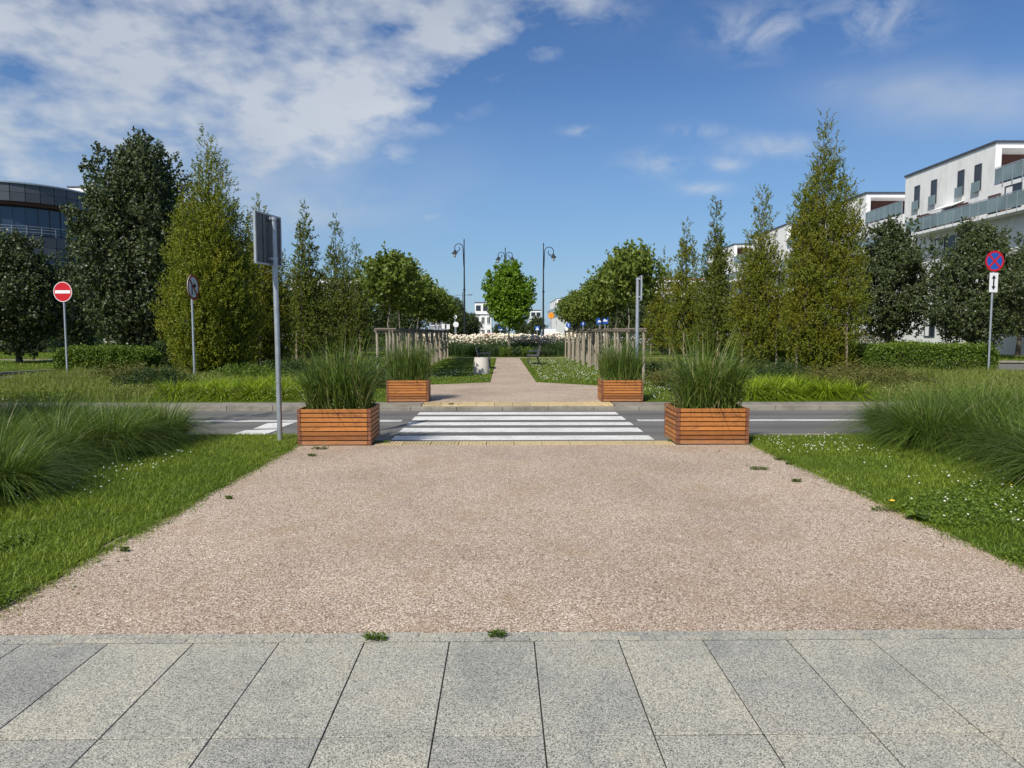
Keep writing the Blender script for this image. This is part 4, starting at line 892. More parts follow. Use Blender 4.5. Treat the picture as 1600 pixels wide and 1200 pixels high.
# small weeds on the paving
def weed(label, u, v, r, n=60, z=.0, name='weed', mt='hedge'):
    x, y = gp(u, v); t = thing(name, label, 'weed', (x, y, z)); a = rg.uniform(0, 6.28, n); q = r * rg.uniform(0, 1, n) ** .6
    P = np.stack([np.cos(a) * q * 1.5, np.sin(a) * q * .7, rg.uniform(.004, .035, n)], 1); V, Q = leaves(P, np.stack([np.cos(a), np.sin(a), rg.uniform(.1, .5, n)], 1), .022, .010, rg)
    np_mesh('foliage', V, Q, rg.uniform(0, .6, n), M[mt], t); m = MB()
    for k in range(6): m.tube([(0, 0, .0), (r * math.cos(k), r * .6 * math.sin(k), .012)], .0012, 4)
    m.build('stem', M['bark'], t)
for u, v, r, lb in ((586, 1000, .055, 'sprawling green weed in the sett joint left of centre'), (778, 995, .045, 'small tufted weed in the sett joint at the centre'),
                    (1187, 734, .10, 'largest green weed on the gravel by the near right planter'), (1218, 719, .07, 'thin weed patch at the right gravel edge near the planter'), (1235, 726, .05, 'small weed nearest the lawn on the right gravel edge'),
                    (1245, 753, .05, 'little dark weed at the right gravel edge, halfway to the dandelion'), (500, 702, .11, 'weed patch on the gravel in front of the near left planter'), (487, 713, .05, 'tiny weed on the gravel below the near left planter'),
                    (1390, 798, .16, 'dark creeping weed around the dandelion at the gravel edge'), (195, 862, .03, 'tiny dark weed on the gravel near the left lawn'), (358, 780, .03, 'speck of weed on the gravel beside the left lawn'),
                    (597, 692, .10, 'dark leafy weed at the right foot of the near left planter'), (1052, 690, .08, 'leafy weed at the left foot of the near right planter'), (655, 626, .10, 'weed at the foot of the far left planter'), (705, 632, .05, 'small weed on the far yellow tactile strip'), (300, 1.0, 0, None)):
    if lb: weed(lb, u, v, r * .75, int(40 + r * 1600))
P = np.vstack([scatter([(-2.9, 4), (-2.55, 4), (-2.5, 9.8), (-2.9, 9.8)], 46, rg, .003), scatter([(3.0, 5), (3.55, 5), (3.55, 9.8), (2.6, 9.8)], 70, rg, .003), scatter([(-2.9, 3.8), (3.5, 3.8), (3.5, 9.8), (-2.9, 9.8)], 40, rg, .003)])
V, Q = leaves(P, rg.normal(size=P.shape) * [1, 1, .12], .030, .016, rg, .9); V[:, 2] = np.maximum(V[:, 2], .004)
o = np_mesh('leaf_litter', V, Q, rg.uniform(0, .5, len(P)), M['brownshrub']); tag(o, 'tiny dry leaves and crumbs scattered over the gravel square', 'leaf litter', kind='stuff')
x, y = gp(1393, 791); t = thing('dandelion', 'single yellow dandelion at the right gravel edge', 'flower', (x, y, 0)); m = MB(); m.tube([(0, 0, 0), (.005, 0, .045)], .0025, 6); m.build('stem', M['hedge'], t)
m = MB(); m.lathe([(.001, -.008), (.014, -.004), (.024, .004), (.018, .011), (.001, .013)], (.005, 0, .05), 14); m.build('bloom', M['yellow'], t)
x, y = gp(1437, 812); t = thing('broadleaf_weed', 'broad-leaved weed sprawling over the right gravel edge', 'weed', (x, y, 0))
for k in range(6):
    a = k * 1.05 + .2; m = MB(); L = random.uniform(.10, .16); pts = [(0, 0), (.3, .28), (.55, .36), (.8, .27), (1, 0), (.8, -.27), (.55, -.36), (.3, -.28)]
    ca, sa = math.cos(a), math.sin(a); vs = [((p * ca - q * sa) * L, (p * sa + q * ca) * L, .012 + .05 * math.sin(p * 2.6) + .012 * abs(q)) for p, q in pts] + [((.5 * ca) * L, (.5 * sa) * L, .045)]
    m.add(vs, [(i, (i + 1) % 8, 8) for i in range(8)]); m.build('leaf', M['hedge'], t, smooth=True)

# ------------------------------------------------------------ signs
def disc(r, n=40): return [(r * math.cos(2 * math.pi * i / n), r * math.sin(2 * math.pi * i / n)) for i in range(n)]
def ring(m, r0, r1, o, ux, uy, th, n=40, mi=0):
    for i in range(n):
        a, b = 2 * math.pi * i / n, 2 * math.pi * (i + 1) / n
        m.plate([(r0 * math.cos(a), r0 * math.sin(a)), (r1 * math.cos(a), r1 * math.sin(a)), (r1 * math.cos(b), r1 * math.sin(b)), (r0 * math.cos(b), r0 * math.sin(b))], o, ux, uy, th, mi)
def sign_root(name, label, x, y, ang, top, rad=.038, cat='road sign', group=None):
    """front of the sign looks along local -Y; ang turns it"""
    t = thing(name, label, cat, (x, y, 0), ang, group)
    m = MB(); m.tube([(0, 0.045, -.1), (0, 0.045, top)], rad, 14); m.tube([(0, .045, top), (0, .045, top + .01)], rad * 1.1, 14); m.build('post', M['galv'], t, smooth=True)
    return t
X_, Z_ = (1, 0, 0), (0, 0, 1)
# no entry
Y = 25.0; x = xat(98, Y); zc_ = zat(456, Y, 90)
t = sign_root('no_entry_sign', 'round red no entry sign with white bar on a thin pole at the left', xat(101, Y), Y, -.12, zc_ - .1, .036)
r_ = .345
m = MB(); m.plate(disc(r_), (0, .0, zc_), X_, Z_, .008); m.plate(disc(r_ + .006), (0, .004, zc_), X_, Z_, .003); m.build('disc', M['red'], t)
m = MB(); ring(m, r_ - .018, r_ + .002, (0, -.0085, zc_), X_, Z_, .001); m.build('border', M['white'], t)
m = MB(); m.plate([(-.285, -.055), (.285, -.055), (.285, .055), (-.285, .055)], (0, -.009, zc_), X_, Z_, .002); m.build('bar', M['white'], t)
# no right turn, turned away from the viewer
Y = 22.8; zc_ = zat(449, Y, 301); r_ = .40
t = sign_root('no_right_turn_sign', 'round white sign with crossed-out right arrow turned side-on before the yellow-green tree', xat(304, Y), Y, math.radians(88), zc_ + .2, .036)
m = MB(); m.plate(disc(r_), (0, 0, zc_), X_, Z_, .008); m.build('disc', M['white'], t)
m = MB(); ring(m, r_ - .075, r_ + .002, (0, -.009, zc_), X_, Z_, .002); m.build('border', M['red_shaded'], t)
m = MB(); m.plate([(-.13, -.24), (-.06, -.24), (-.06, .02), (.06, .02), (.06, -.04), (.20, .055), (.06, .15), (.06, .09), (-.13, .09)], (0, -.009, zc_), X_, Z_, .002); m.build('arrow', M['blackp'], t)
m = MB(); m.plate([(-.26, .21), (-.21, .26), (.26, -.21), (.21, -.26)], (0, -.0125, zc_), X_, Z_, .002); m.build('slash', M['red_shaded'], t)
# no stopping + plate
Y = 26.0; zc_ = zat(408, Y, 1553); r_ = .375
t = sign_root('no_stopping_sign', 'round blue and red no stopping sign above a white arrow plate at the right', xat(1549.5, Y, 500), Y, .10, zc_ + .1, .036)
m = MB(); m.plate(disc(r_), (0, 0, zc_), X_, Z_, .008); m.build('disc', M['blue'], t)
m = MB(); ring(m, r_ - .07, r_ + .002, (0, -.009, zc_), X_, Z_, .002); m.build('border', M['red'], t)
m = MB()
for s in (1, -1):
    c, q, w = .215, .215, .024; m.plate([(-c - w, -s * q + s * w), (-c + w, -s * q - s * w), (c + w, s * q - s * w), (c - w, s * q + s * w)], (0, -.009 - (s < 0) * .003, zc_), X_, Z_, .002)
m.build('cross', M['red'], t)
zt_, zb_ = zc_ - .42, zc_ - 1.13
m = MB(); m.bb(-.17, .17, -.008, 0, zb_, zt_); m.build('plate', M['white'], t)
zm_ = (zt_ + zb_) / 2
m = MB(); m.plate([(0, -.28), (.085, -.14), (.03, -.14), (.03, .14), (.085, .14), (0, .28), (-.085, .14), (-.03, .14), (-.03, -.14), (-.085, -.14)], (0, -.009, zm_), X_, Z_, .002); m.build('arrow', M['blackp'], t)
# big pole with the panel seen from behind
bx, by = -3.27, 10.4
t = thing('crossing_sign', 'tall grey signpost with a square panel seen from behind beside the near left planter', 'road sign', (bx, by, 0))
m = MB(); m.tube([(0, 0, -.1), (-.005, 0, 1.7), (-.02, 0, 3.20)], .037, 20); m.tube([(-.02, 0, 3.20), (-.02, 0, 3.215)], .039, 20); m.build('post', M['galv'], t, smooth=True)
def panel(t, w, h, zc, ang, off, sh=0):
    ux = Vector((math.cos(ang), math.sin(ang), 0)); nn = Vector((math.sin(ang), -math.cos(ang), 0))   # nn points to the back side (viewer)
    o = Vector((off[0], off[1], zc)) - nn * .07 + ux * sh
    m = MB(); m.plate([(-w / 2, -h / 2), (w / 2, -h / 2), (w / 2, h / 2), (-w / 2, h / 2)], o, ux, Z_, .006); m.build('panel', M['galv_back'], t)
    m = MB()
    for a0, a1, b0, b1 in ((-w / 2, w / 2, h / 2 - .02, h / 2 + .004), (-w / 2, w / 2, -h / 2 - .004, -h / 2 + .02), (-w / 2 - .004, -w / 2 + .02, -h / 2 + .02, h / 2 - .02), (w / 2 - .02, w / 2 + .004, -h / 2 + .02, h / 2 - .02)):
        m.plate([(a0, b0), (a1, b0), (a1, b1), (a0, b1)], o + nn * -.004, ux, Z_, .034)
    m.build('frame', M['galv'], t)
    m = MB()
    for a in (-.12, .14):
        m.plate([(a, -h / 2 + .02), (a + .05, -h / 2 + .02), (a + .05, h / 2 - .02), (a, h / 2 - .02)], o + nn * .0062, ux, Z_, .012)
    m.build('stiffener', M['galv_back'], t)
    for dz in (-h / 2 + .09, h / 2 - .06):
        m = MB(); c = Vector((off[0], off[1], zc + dz)); m.tube([c + Vector((0, 0, -.022)), c + Vector((0, 0, .022))], .046, 16); m.plate([(-.07, -.02), (.07, -.02), (.07, .02), (-.07, .02)], c - nn * .056, ux, Z_, .05); m.build('clamp', M['galv'], t)
    # face side
    m = MB(); m.plate([(-w / 2 + .02, -h / 2 + .02), (w / 2 - .02, -h / 2 + .02), (w / 2 - .02, h / 2 - .02), (-w / 2 + .02, h / 2 - .02)], o - nn * .0065, ux, Z_, .002); m.build('face', M['blue'], t)
    m = MB(); m.plate([(-w * .3, -h * .28), (w * .3, -h * .28), (0, h * .32)], o - nn * .010, ux, Z_, .002); m.build('triangle', M['white'], t)
panel(t, .66, .72, zat(375, 10.4, 415), math.radians(76), (-.02, 0), sh=-.06)
for ch in t.children:
    if ch.name.split('.')[0] != 'post': pass
t2 = thing('crossing_sign', 'grey signpost with an edge-on panel behind the far right planter', 'road sign', (3.26, 16.3 + .9, 0))
m = MB(); m.tube([(0, 0, -.1), (0, 0, zat(434, 17.2, 1008))], .042, 16); m.build('post', M['galv'], t2, smooth=True)
panel(t2, .62, .58, zat(451, 17.2, 1012), math.radians(-95), (.0, 0))

# ------------------------------------------------------------ lamps
def lamp(name, label, u, Y, topv, sides, aw):
    x = xat(u, Y, 450); H = zat(topv, Y, u); t = thing(name, label, 'street lamp', (x, Y, 0), 0, 'ornamental street lamps')
    m = MB(); m.tube([(0, 0, 0), (0, 0, .9), (0, 0, .92), (0, 0, 1.5), (0, 0, H * .55), (0, 0, H)], [.14, .13, .10, .085, .07, .04], 12); m.lathe([(.10, 0), (.12, .06), (.10, .12)], (0, 0, H * .55), 12)
    m.lathe([(.045, 0), (.06, .05), (.02, .14), (.001, .2)], (0, 0, H), 10); m.build('pole', M['lampblack'], t, smooth=True)
    for s in sides:
        m = MB(); pts = [(s * .05, 0, H - 2.2), (s * .09, 0, H - 1.0)]
        for k in range(19):
            a = math.pi - k / 18 * math.pi * 1.45; pts.append((s * (.10 + aw / 2 + aw / 2 * math.cos(a)), 0, H - .62 + aw / 2 * math.sin(a)))
        # the scroll curls back inwards
        ex, ez = pts[-1][0], pts[-1][2]
        for k in range(8):
            a = -.45 * math.pi - k / 7 * math.pi * .9; rr = aw * .22; pts.append((s * (.10 + aw / 2 + aw * .10 + rr * math.cos(a)), 0, H - .62 - aw * .12 + rr * math.sin(a)))
        m.tube(pts, .034, 7); m.build('arm', M['lampblack'], t, smooth=True)
        lx = s * (.10 + aw); lz = H - .62 - aw * .40
        m = MB(); m.tube([(s * (.10 + aw * .97), 0, H - .62), (lx, 0, lz + .0)], .022, 6); m.lathe([(.02, .12), (.07, .08), (.10, -.02), (.25, -.15), (.27, -.20), (.20, -.21)], (lx, 0, lz), 16); m.build('shade', M['lampblack'], t, smooth=True)
        m = MB(); m.lathe([(.17, -.2), (.15, -.34), (.09, -.48), (.02, -.54), (.001, -.55)], (lx, 0, lz), 14); m.build('lantern', M['lampglass'], t, smooth=True)
    return t
lamp('street_lamp', 'tall scroll-armed lamp with one lantern to the left, left of the bright round tree', 725.5, 62, 376, (-1,), .72)
lamp('street_lamp', 'tall scroll-armed lamp with one lantern to the right, right of the bright round tree', 849, 64, 382, (1,), .80)
lamp('double_street_lamp', 'double scroll-armed lamp rising behind the bright round tree', 789.5, 72, 389, (-1, 1), .62)

# ------------------------------------------------------------ bin, benches
x, Y = xat(752, 27.3), 27.3
t = thing('litter_bin', 'round pale concrete litter bin on the lawn left of the path', 'litter bin', (x, Y, 0))
m = MB(); m.lathe([(.001, 0), (.31, 0), (.315, .03), (.30, .25), (.272, .60), (.262, .64), (.225, .64), (.215, .58)], (0, 0, 0), 32); m.build('shell', M['binconc'], t, smooth=True)
m = MB(); m.lathe([(.218, .615), (.20, .60), (.001, .58)], (0, 0, 0), 24); m.lathe([(.224, .63), (.214, .65), (.205, .63)], (0, 0, 0), 24); m.build('liner', M['benchiron'], t, smooth=True)
def bench(label, x, y, rz):
    t = thing('park_bench', label, 'bench', (x, y, 0), rz, 'benches facing the path')
    m = MB()
    for k in range(5): m.box((0, -.22 + k * .105, .45), (1.8, .085, .035))
    m.build('seat', M['benchwood'], t)
    m = MB()
    for k in range(4): m.box((0, .27 + k * .025, .58 + k * .105), (1.8, .032, .085))
    m.build('backrest', M['benchwood'], t)
    for sx in (-.78, .78):
        m = MB(); m.tube([(sx, -.24, 0), (sx, -.22, .42), (sx, .22, .42), (sx, .36, .96)], .022, 7); m.tube([(sx, .20, .42), (sx, .34, 0)], .022, 7); m.tube([(sx, -.28, .015), (sx, .38, .015)], .02, 7)
        m.build('leg', M['benchiron'], t, smooth=True)
        m = MB(); m.tube([(sx, -.22, .42), (sx, -.25, .66), (sx, .28, .68)], .02, 7); m.build('armrest', M['benchiron'], t, smooth=True)
    return t
bench('dark park bench facing the path just behind the concrete bin', -.80, 31.5, math.pi / 2)
bench('dark park bench facing the path on the right-hand lawn', 1.52, 35.3, -math.pi / 2)

# ------------------------------------------------------------ buildings
def windows(root, side, x, ys, z0, z1, w, rail=False):
    for yc in ys:
        m = MB(); m.bb(x - .02, x + .02, yc - w / 2, yc + w / 2, z0, z1); f = m.build('window', M['glass'], root)
        m = MB(); t_ = .06
        for a in ((yc - w / 2 - .02, yc - w / 2 + t_), (yc + w / 2 - t_, yc + w / 2 + .02)): m.bb(x - .05, x - .021, a[0], a[1], z0, z1)
        m.bb(x - .05, x - .021, yc - w / 2 + t_, yc + w / 2 - t_, z1 - t_, z1 + .01); m.bb(x - .05, x - .021, yc - w / 2 + t_, yc + w / 2 - t_, z0 - .01, z0 + t_)
        if w > 1.2: m.bb(x - .049, x - .0215, yc - .03, yc + .03, z0 + t_, z1 - t_)
        m.build('frame', M['roofgrey'], f)
        if w > 1.2: m = MB(); m.bb(x - .0208, x - .0202, yc + .1, yc + w / 2 - .08, z0 + .1, z1 - .1); m.build('curtain', M['stained'], f)
        if rail:
            m = MB(); m.bb(x - .20, x - .17, yc - w / 2 - .08, yc + w / 2 + .08, z0 - .12, z0 + .62); m.build('guard', M['frost'], f)
def glass_rail(root, x, y0, y1, z0, h, ystep=.95, along='y'):
    m = MB(); p = MB(); y = y0
    while y < y1 - .05:
        e = min(y + ystep, y1)
        if along == 'y': m.bb(x - .012, x + .012, y + .03, e - .03, z0, z0 + h); p.bb(x - .03, x + .03, y - .02, y + .02, z0 - .28, z0 + h + .04)
        else: m.bb(y + .03, e - .03, x - .012, x + .012, z0, z0 + h); p.bb(y - .02, y + .02, x - .03, x + .03, z0 - .28, z0 + h + .04)
        y = e
    if along == 'y': p.bb(x - .025, x + .025, y0 + .021, y1, z0 + h + .041, z0 + h + .08)
    else: p.bb(y0 + .021, y1, x - .025, x + .025, z0 + h + .041, z0 + h + .08)
    b = m.build('balustrade', M['frost'], root); p.build('balustrade_post', M['galv'], b)
def flats(label, X, ya, yb, ym, top=15.0, big=False, xe=15):
    """block A: ya..yb full height; lower wing from ym to ya in front of it with a roof terrace; long side on x = X"""
    t = thing('apartment_building', label, 'building', (X, ya, 0), 0, 'white flats on the right'); O = lambda v: v - ya
    tz = top - 3.0; d = 1.9
    m = MB(); m.bb(0, xe, d, O(yb), 0, top - .001); m.bb(0, xe, 0, d - .001, 0, tz)                 # full block behind the loggia
    m.bb(0, .45, 0, d - .001, tz + .001, top - .36); m.bb(0, xe, 0, d - .001, top - .36, top - .001)       # frame of the loggia: side cheek, lintel
    m.bb(0, xe, O(ym), -.001, 0, tz - .003)
    m.build('wall', M['stained' if big else 'render_'], t)
    m = MB(); m.bb(-.10, xe + .1, -.12, O(yb) + .1, top, top + .14); m.build('roof', M['roofgrey'], t)
    m = MB(); m.bb(.46, xe - .2, d - .08, d - .002, tz + .002, top - .37); m.build('loggia_cladding', M['brownclad'], t)
    m = MB(); m.bb(2.0, 6.0, d - .14, d - .081, tz + .05, tz + 1.9); m.build('window', M['glass'], t)
    glass_rail(t, -.05, O(ym) + .2, -.1, tz + .12, 1.0)
    if big:
        windows(t, -1, 0, [O(v) for v in (60.45, 58.1, 54.7, 52.75)], tz + .02, tz + 1.9, .75, True)
        windows(t, -1, 0, [O(56.4)], 7.1, 9.1, 2.5); windows(t, -1, 0, [O(60.3)], 10.05, 11.0, .7)
        windows(t, -1, 0, [O(59.6), O(54)], 4.2, 6.0, 1.4); windows(t, -1, 0, [O(57.9), O(53)], 1.2, 3.0, 1.4); windows(t, -1, 0, [O(v) for v in (49, 45.5, 42)], 10.0, 11.7, 1.6)
        m = MB(); m.bb(-1.15, 0, O(ym), O(60.0), 9.55, 9.75); m.build('balcony_slab', M['render_'], t)
        glass_rail(t, -1.15, O(ym), O(60.0), 9.86, .95)
        windows(t, -1, -.0, [O(55.6)], 9.8, 11.3, 1.9)
        m = MB(); m.plate([(0, 0), (2.6, 0), (2.6, 1.1), (0, 1.1)], (-.0, O(54.2), 11.55), (0, 1, 0), (-.93, 0, -.38), .05); m.build('awning', M['render_'], t)
        for yy, hh in ((58.4, 1.35), (57.2, 1.3), (53.2, 1.35), (49.6, 1.2)):
            m = MB(); m.bb(-1.05, -.08, O(yy), O(yy) + .12, 9.76, 9.76 + hh); m.build('divider', M['brownclad'], t)
        for yy, dd in ((57.25, 1.1), (52.4, 1.2), (49.0, 1.2)):
            m = MB(); m.bb(-.95, -.85, O(yy), O(yy) + dd, 9.76, 11.1); m.build('screen', M['brownclad'], t)
        for k in range(3):
            m = MB(); y0 = O(46.4) - k * 4.6; m.bb(-.01, .02, y0 - 3.6, y0, 6.3, 9.2); m.build('opening_shade_pane', M['glass'], t)  # flat dark pane; its colour stands in for the shade inside an opening
    else:
        for zz in (1.0, 4.2, 7.4): windows(t, -1, 0, [O(ya) + 1.2, O(yb) - 1.4, O(ym) + 2], zz, zz + 1.7, 1.5)
        m = MB(); m.bb(-1.1, 0, O(ym), O(yb), 9.05, 9.25); m.build('balcony_slab', M['render_'], t); glass_rail(t, -1.1, O(ym), O(yb), 9.36, .95)
    return t
flats('long white block of flats with green glass balconies at the right edge', 35, 51, 62.3, 28, 15.0, True)
flats('second white block with a brown roof loggia just left of the long flats', 35, 69, 80, 62.4, 14.9)
flats('third white block partly hidden behind the tallest hornbeam', 35, 88, 100, 81, 14.8)
flats('fourth white block seen in the gap right of the dark green spire tree', 35, 108, 122, 101, 14.8)
flats('far white block with dark roof behind the right staked row', 21, 176, 190, 160, 14.0)
flats('farther white block left of the far dark-roofed one', 21, 205, 225, 191, 13.6)
flats('farthest white block beside the right single lamp', 20, 262, 300, 226, 13.8)
def house(label, x0, x1, y0, y1, h, mt='render_', floors=2, step=None, roofm='roofgrey', nw=4):
    t = thing('house', label, 'building', ((x0 + x1) / 2, y0, 0)); w = x1 - x0
    m = MB(); m.bb(-w / 2, w / 2, 0, y1 - y0, 0, h)
    if step: m.bb(step[0], step[1], 1.5, y1 - y0 - 1, h + .001, h + step[2])
    m.build('wall', M[mt], t)
    m = MB(); m.bb(-w / 2 - .1, w / 2 + .1, -.1, 1.3 if step else y1 - y0, h + .002, h + .18)
    if step: m.bb(step[0] - .1, step[1] + .1, 1.4, y1 - y0 - 1, h + step[2] + .002, h + step[2] + .16)
    m.build('roof', M[roofm], t)
    fh = h / floors
    for f in range(floors):
        for k in range(nw):
            xc = -w / 2 + (k + .5) * w / nw; ww = min(1.6, w / nw * .5); m = MB(); m.bb(xc - ww / 2, xc + ww / 2, -.03, .02, f * fh + fh * .3, f * fh + fh * .82); wd_ = m.build('window', M['glass'], t)
            m = MB(); m.bb(xc - .03, xc + .03, -.05, -.031, f * fh + fh * .3, f * fh + fh * .82); m.bb(xc - ww / 2 - .1, xc + ww / 2 + .1, -.09, -.031, f * fh + fh * .24, f * fh + fh * .3 - .01); m.build('frame', M['render_'], wd_)
    if step:
        for k in range(2):
            xc = step[0] + (k + .5) * (step[1] - step[0]) / 2; m = MB(); m.bb(xc - .5, xc + .5, 1.46, 1.51, h + step[2] * .35, h + step[2] * .8); m.build('window', M['glass'], t)
    return t
house('low white flat-roofed house left of the bright round tree', xat(733, 150), xat(768, 150), 150, 162, 5.2, floors=2, step=(-1.2, 1.8, 2.6))
house('low white house showing right of the bright round tree', xat(828, 170), xat(848, 170), 170, 180, 4.6, floors=2, step=(-1.3, 1.2, 2.2), nw=3)
house('grey house far behind the staked trees on the left', xat(672, 115), xat(709, 115), 115, 125, 4.2, 'greyrender', 2)
house('white building glimpsed through the open-crowned tree on the left', xat(455, 100), xat(560, 100), 100, 112, 9.0, floors=3, nw=7)
house('white house with an orange roof band behind the right hornbeams', xat(1018, 96), xat(1130, 96), 96, 108, 7.2, floors=3, nw=7, roofm='terracotta', step=(-4, 4, 1.6))
house('white building behind the wide dark linden and yellow-green tree', xat(335, 90), xat(440, 90), 90, 100, 5.0, floors=2, nw=6)

# curved office building on the left
def office():
    cx, cy, R = -53.0, 79.8, 7.8; t = thing('office_building', 'curved dark grey office building with bands of blue glass at the left', 'building', (cx, cy, 0))
    def outline(d, step=1.25):                     # long straight wing with a rounded end, inset by d
        r = R - d; na = int(math.pi * R / step); ns = int(32 / step)
        p = [(-32 + 32 * k / ns, -r) for k in range(ns)] + [(r * math.cos(-math.pi / 2 + math.pi * k / na), r * math.sin(-math.pi / 2 + math.pi * k / na)) for k in range(na + 1)]
        return p + [(-32 * k / ns, r) for k in range(1, ns + 1)]
    def ringpart(name, d, z0, z1, mt, gap=.0, th=.25, rows=1, parent=t, post=None):
        m = MB(); A, B = outline(d), outline(d + th)
        for i in range(len(A) - 1):
            a, b, c, e = Vector(A[i]), Vector(A[i + 1]), Vector(B[i + 1]), Vector(B[i]); L = (b - a).length; g = gap / L
            if post: a2, b2, c2, e2 = a, a.lerp(b, post / L), e.lerp(c, post / L), e
            else: a2, b2, c2, e2 = a.lerp(b, g), b.lerp(a, g), c.lerp(e, g), e.lerp(c, g)
            for q in range(rows):
                m.prism([tuple(a2), tuple(b2), tuple(c2), tuple(e2)], z0 + (z1 - z0) * q / rows + (gap if q else 0), z0 + (z1 - z0) * (q + 1) / rows)
        return m.build(name, M[mt], parent)
    def solid(name, d, z0, z1, mt): m = MB(); m.prism(outline(d, .5), z0, z1); return m.build(name, M[mt], t)
    ringpart('cladding_band', 0, 14.75, 16.50, 'slate', .03, rows=2); solid('roof', -.14, 16.51, 16.66, 'galv')
    solid('soffit', .3, 14.45, 14.73, 'brownclad'); gz = ringpart('glazing', 1.2, 11.6, 14.44, 'blueglass')
    ringpart('mullion', 1.10, 11.6, 14.44, 'roofgrey', 0, .09, 1, gz, .06)
    solid('terrace_floor', .1, 11.25, 11.42, 'slate'); ringpart('cladding_band', 0, 9.3, 11.24, 'slate', .03, rows=2)
    gz = ringpart('glazing', .35, 6.3, 9.29, 'blueglass'); ringpart('mullion', .25, 6.3, 9.29, 'roofgrey', 0, .09, 1, gz, .06)
    ringpart('cladding_band', 0, 4.5, 6.28, 'slate', .03, rows=2); gz = ringpart('glazing', .35, .2, 4.49, 'blueglass'); ringpart('mullion', .25, .2, 4.49, 'roofgrey', 0, .09, 1, gz, .06)
    solid('core', 1.6, 0, 16.4, 'slate')
    rl = MB()
    for x, y in outline(.03): rl.tube([(x, y, 11.42), (x, y, 12.3)], .025, 5)
    for z in (11.75, 12.05, 12.32): rl.tube([(x, y, z) for x, y in outline(.03, .6)], .022, 4, cap=False)
    rl.build('railing', M['galv'], t)
    m = MB()
    for a in (-75, -58, -40, -22): m.box(((R - 2.6) * math.cos(math.radians(a)), (R - 2.6) * math.sin(math.radians(a)), 16.75), (.5, .5, .2))
    m.build('roof_light', M['galv'], t)
    for k, (dx_, hh) in enumerate(((0, 1.35), (-1.35, 1.25))):
        m = MB(); m.lathe([(.42, 0), (.42, hh * .8), (.38, hh * .92), (.2, hh), (.001, hh)], (-.15 + dx_, -4.2, 16.67), 14); m.build('roof_vent', M['galv'], t, smooth=True)
office()
house('white plant room building behind the curved office', -62, -50, 104, 112, 22.2, floors=5, nw=5)

# ------------------------------------------------------------ parked vehicles
def car(label, x, y, rz, paintm, van=False):
    t = thing('parked_van' if van else 'parked_car', label, 'van' if van else 'car', (x, y, 0), rz, None)
    L, Wd = (4.9, 1.95) if van else (4.3, 1.78); H = 1.95 if van else 1.46
    if van: prof = [(-L / 2, .35), (-L / 2, 1.2), (-L / 2 + .1, H - .05), (-L / 2 + .35, H), (L / 2 - 1.7, H), (L / 2 - 1.0, 1.15), (L / 2 - .15, .95), (L / 2, .7), (L / 2, .35)]
    else: prof = [(-L / 2, .35), (-L / 2 + .02, .8), (-L / 2 + .12, .95), (-L / 2 + .5, 1.36), (-L / 2 + .95, H), (.35, H), (.75, 1.38), (1.25, .98), (L / 2 - .2, .80), (L / 2, .6), (L / 2, .32)]
    n = len(prof); vs = []
    for s in (-1, 1):
        for (a, z) in prof: vs.append((a, s * (Wd / 2 - max(0, z - .9) * .30), z))
    m = MB(); m.add(vs, [(i, i + 1, n + i + 1, n + i) for i in range(n - 1)] + [(n - 1, 0, n, 2 * n - 1), tuple(range(n))[::-1], tuple(range(n, 2 * n))]); m.build('body', paintm, t, bevel=.05)
    zt = H - .1; xs = (L / 2 - 1.75, L / 2 - 1.15) if van else (.42, 1.02)
    for s in (-1, 1):
        m = MB(); y_ = lambda z: s * (Wd / 2 - max(0, z - .9) * .30 + .012)
        q = [(-L / 2 + .45, .98), (xs[1], .98), (xs[0], zt), (-L / 2 + .85 if not van else -L / 2 + .4, zt)]
        m.add([(a, y_(z), z) for a, z in q], [(0, 1, 2, 3) if s < 0 else (3, 2, 1, 0)]); m.build('side_window', M['glass'], t)
    m = MB(); w = Wd / 2 - .14
    m.add([(xs[1] + .22, -w, 1.02), (xs[1] + .22, w, 1.02), (xs[0] + .13, w - .12, zt), (xs[0] + .13, -w + .12, zt)], [(0, 1, 2, 3)]); m.build('windscreen', M['glass'], t)
    for a in (-L / 2 + .8, L / 2 - .8):
        for s in (-1, 1):
            m = MB(); m.tube([(a, s * (Wd / 2 - .2), .31), (a, s * (Wd / 2 + .015), .31)], .31, 18); wh = m.build('wheel', M['tyre'], t, smooth=True)
            m = MB(); m.tube([(a, s * (Wd / 2 + .016), .31), (a, s * (Wd / 2 + .024), .31)], .19, 14); m.build('rim', M['rim'], wh)
    for s in (-1, 1):
        m = MB(); m.box((L / 2 - .06, s * (Wd / 2 - .3), .66), (.1, .34, .13)); m.build('headlight', M['lampglass'], t)
        m = MB(); m.box((-L / 2 + .03, s * (Wd / 2 - .25), .85), (.1, .2, .16)); m.build('tail_light', M['red'], t)
cw = carpaint('white_car_paint', (.75, .75, .74)); cb = carpaint('blue_car_paint', (.03, .08, .22)); cg = carpaint('grey_car_paint', (.25, .26, .28)); cd = carpaint('dark_car_paint', (.03, .035, .05))
car('white van behind the right end of the rose bed', xat(857, 76), 76, math.pi / 2, cw, True)
car('dark blue car beside the white van behind the roses', xat(878, 78), 78, math.pi / 2, cb)
car('blue van glimpsed left of the tallest hornbeam on the right', xat(1226, 50), 50, math.pi / 2, cb, True)
car('white car glimpsed behind the tall signpost on the left', xat(398, 47), 47, math.pi / 2 + .1, cw)
car('white car glimpsed right of the tall signpost through the stakes', xat(460, 56), 56, math.pi / 2, cw)
car('silver grey car glimpsed low between the two spire trees on the left', xat(505, 66.5), 66.5, 0, cg)
car('white car glimpsed under the slender yellowing tree on the right', xat(1050, 66), 66, 0, cw)
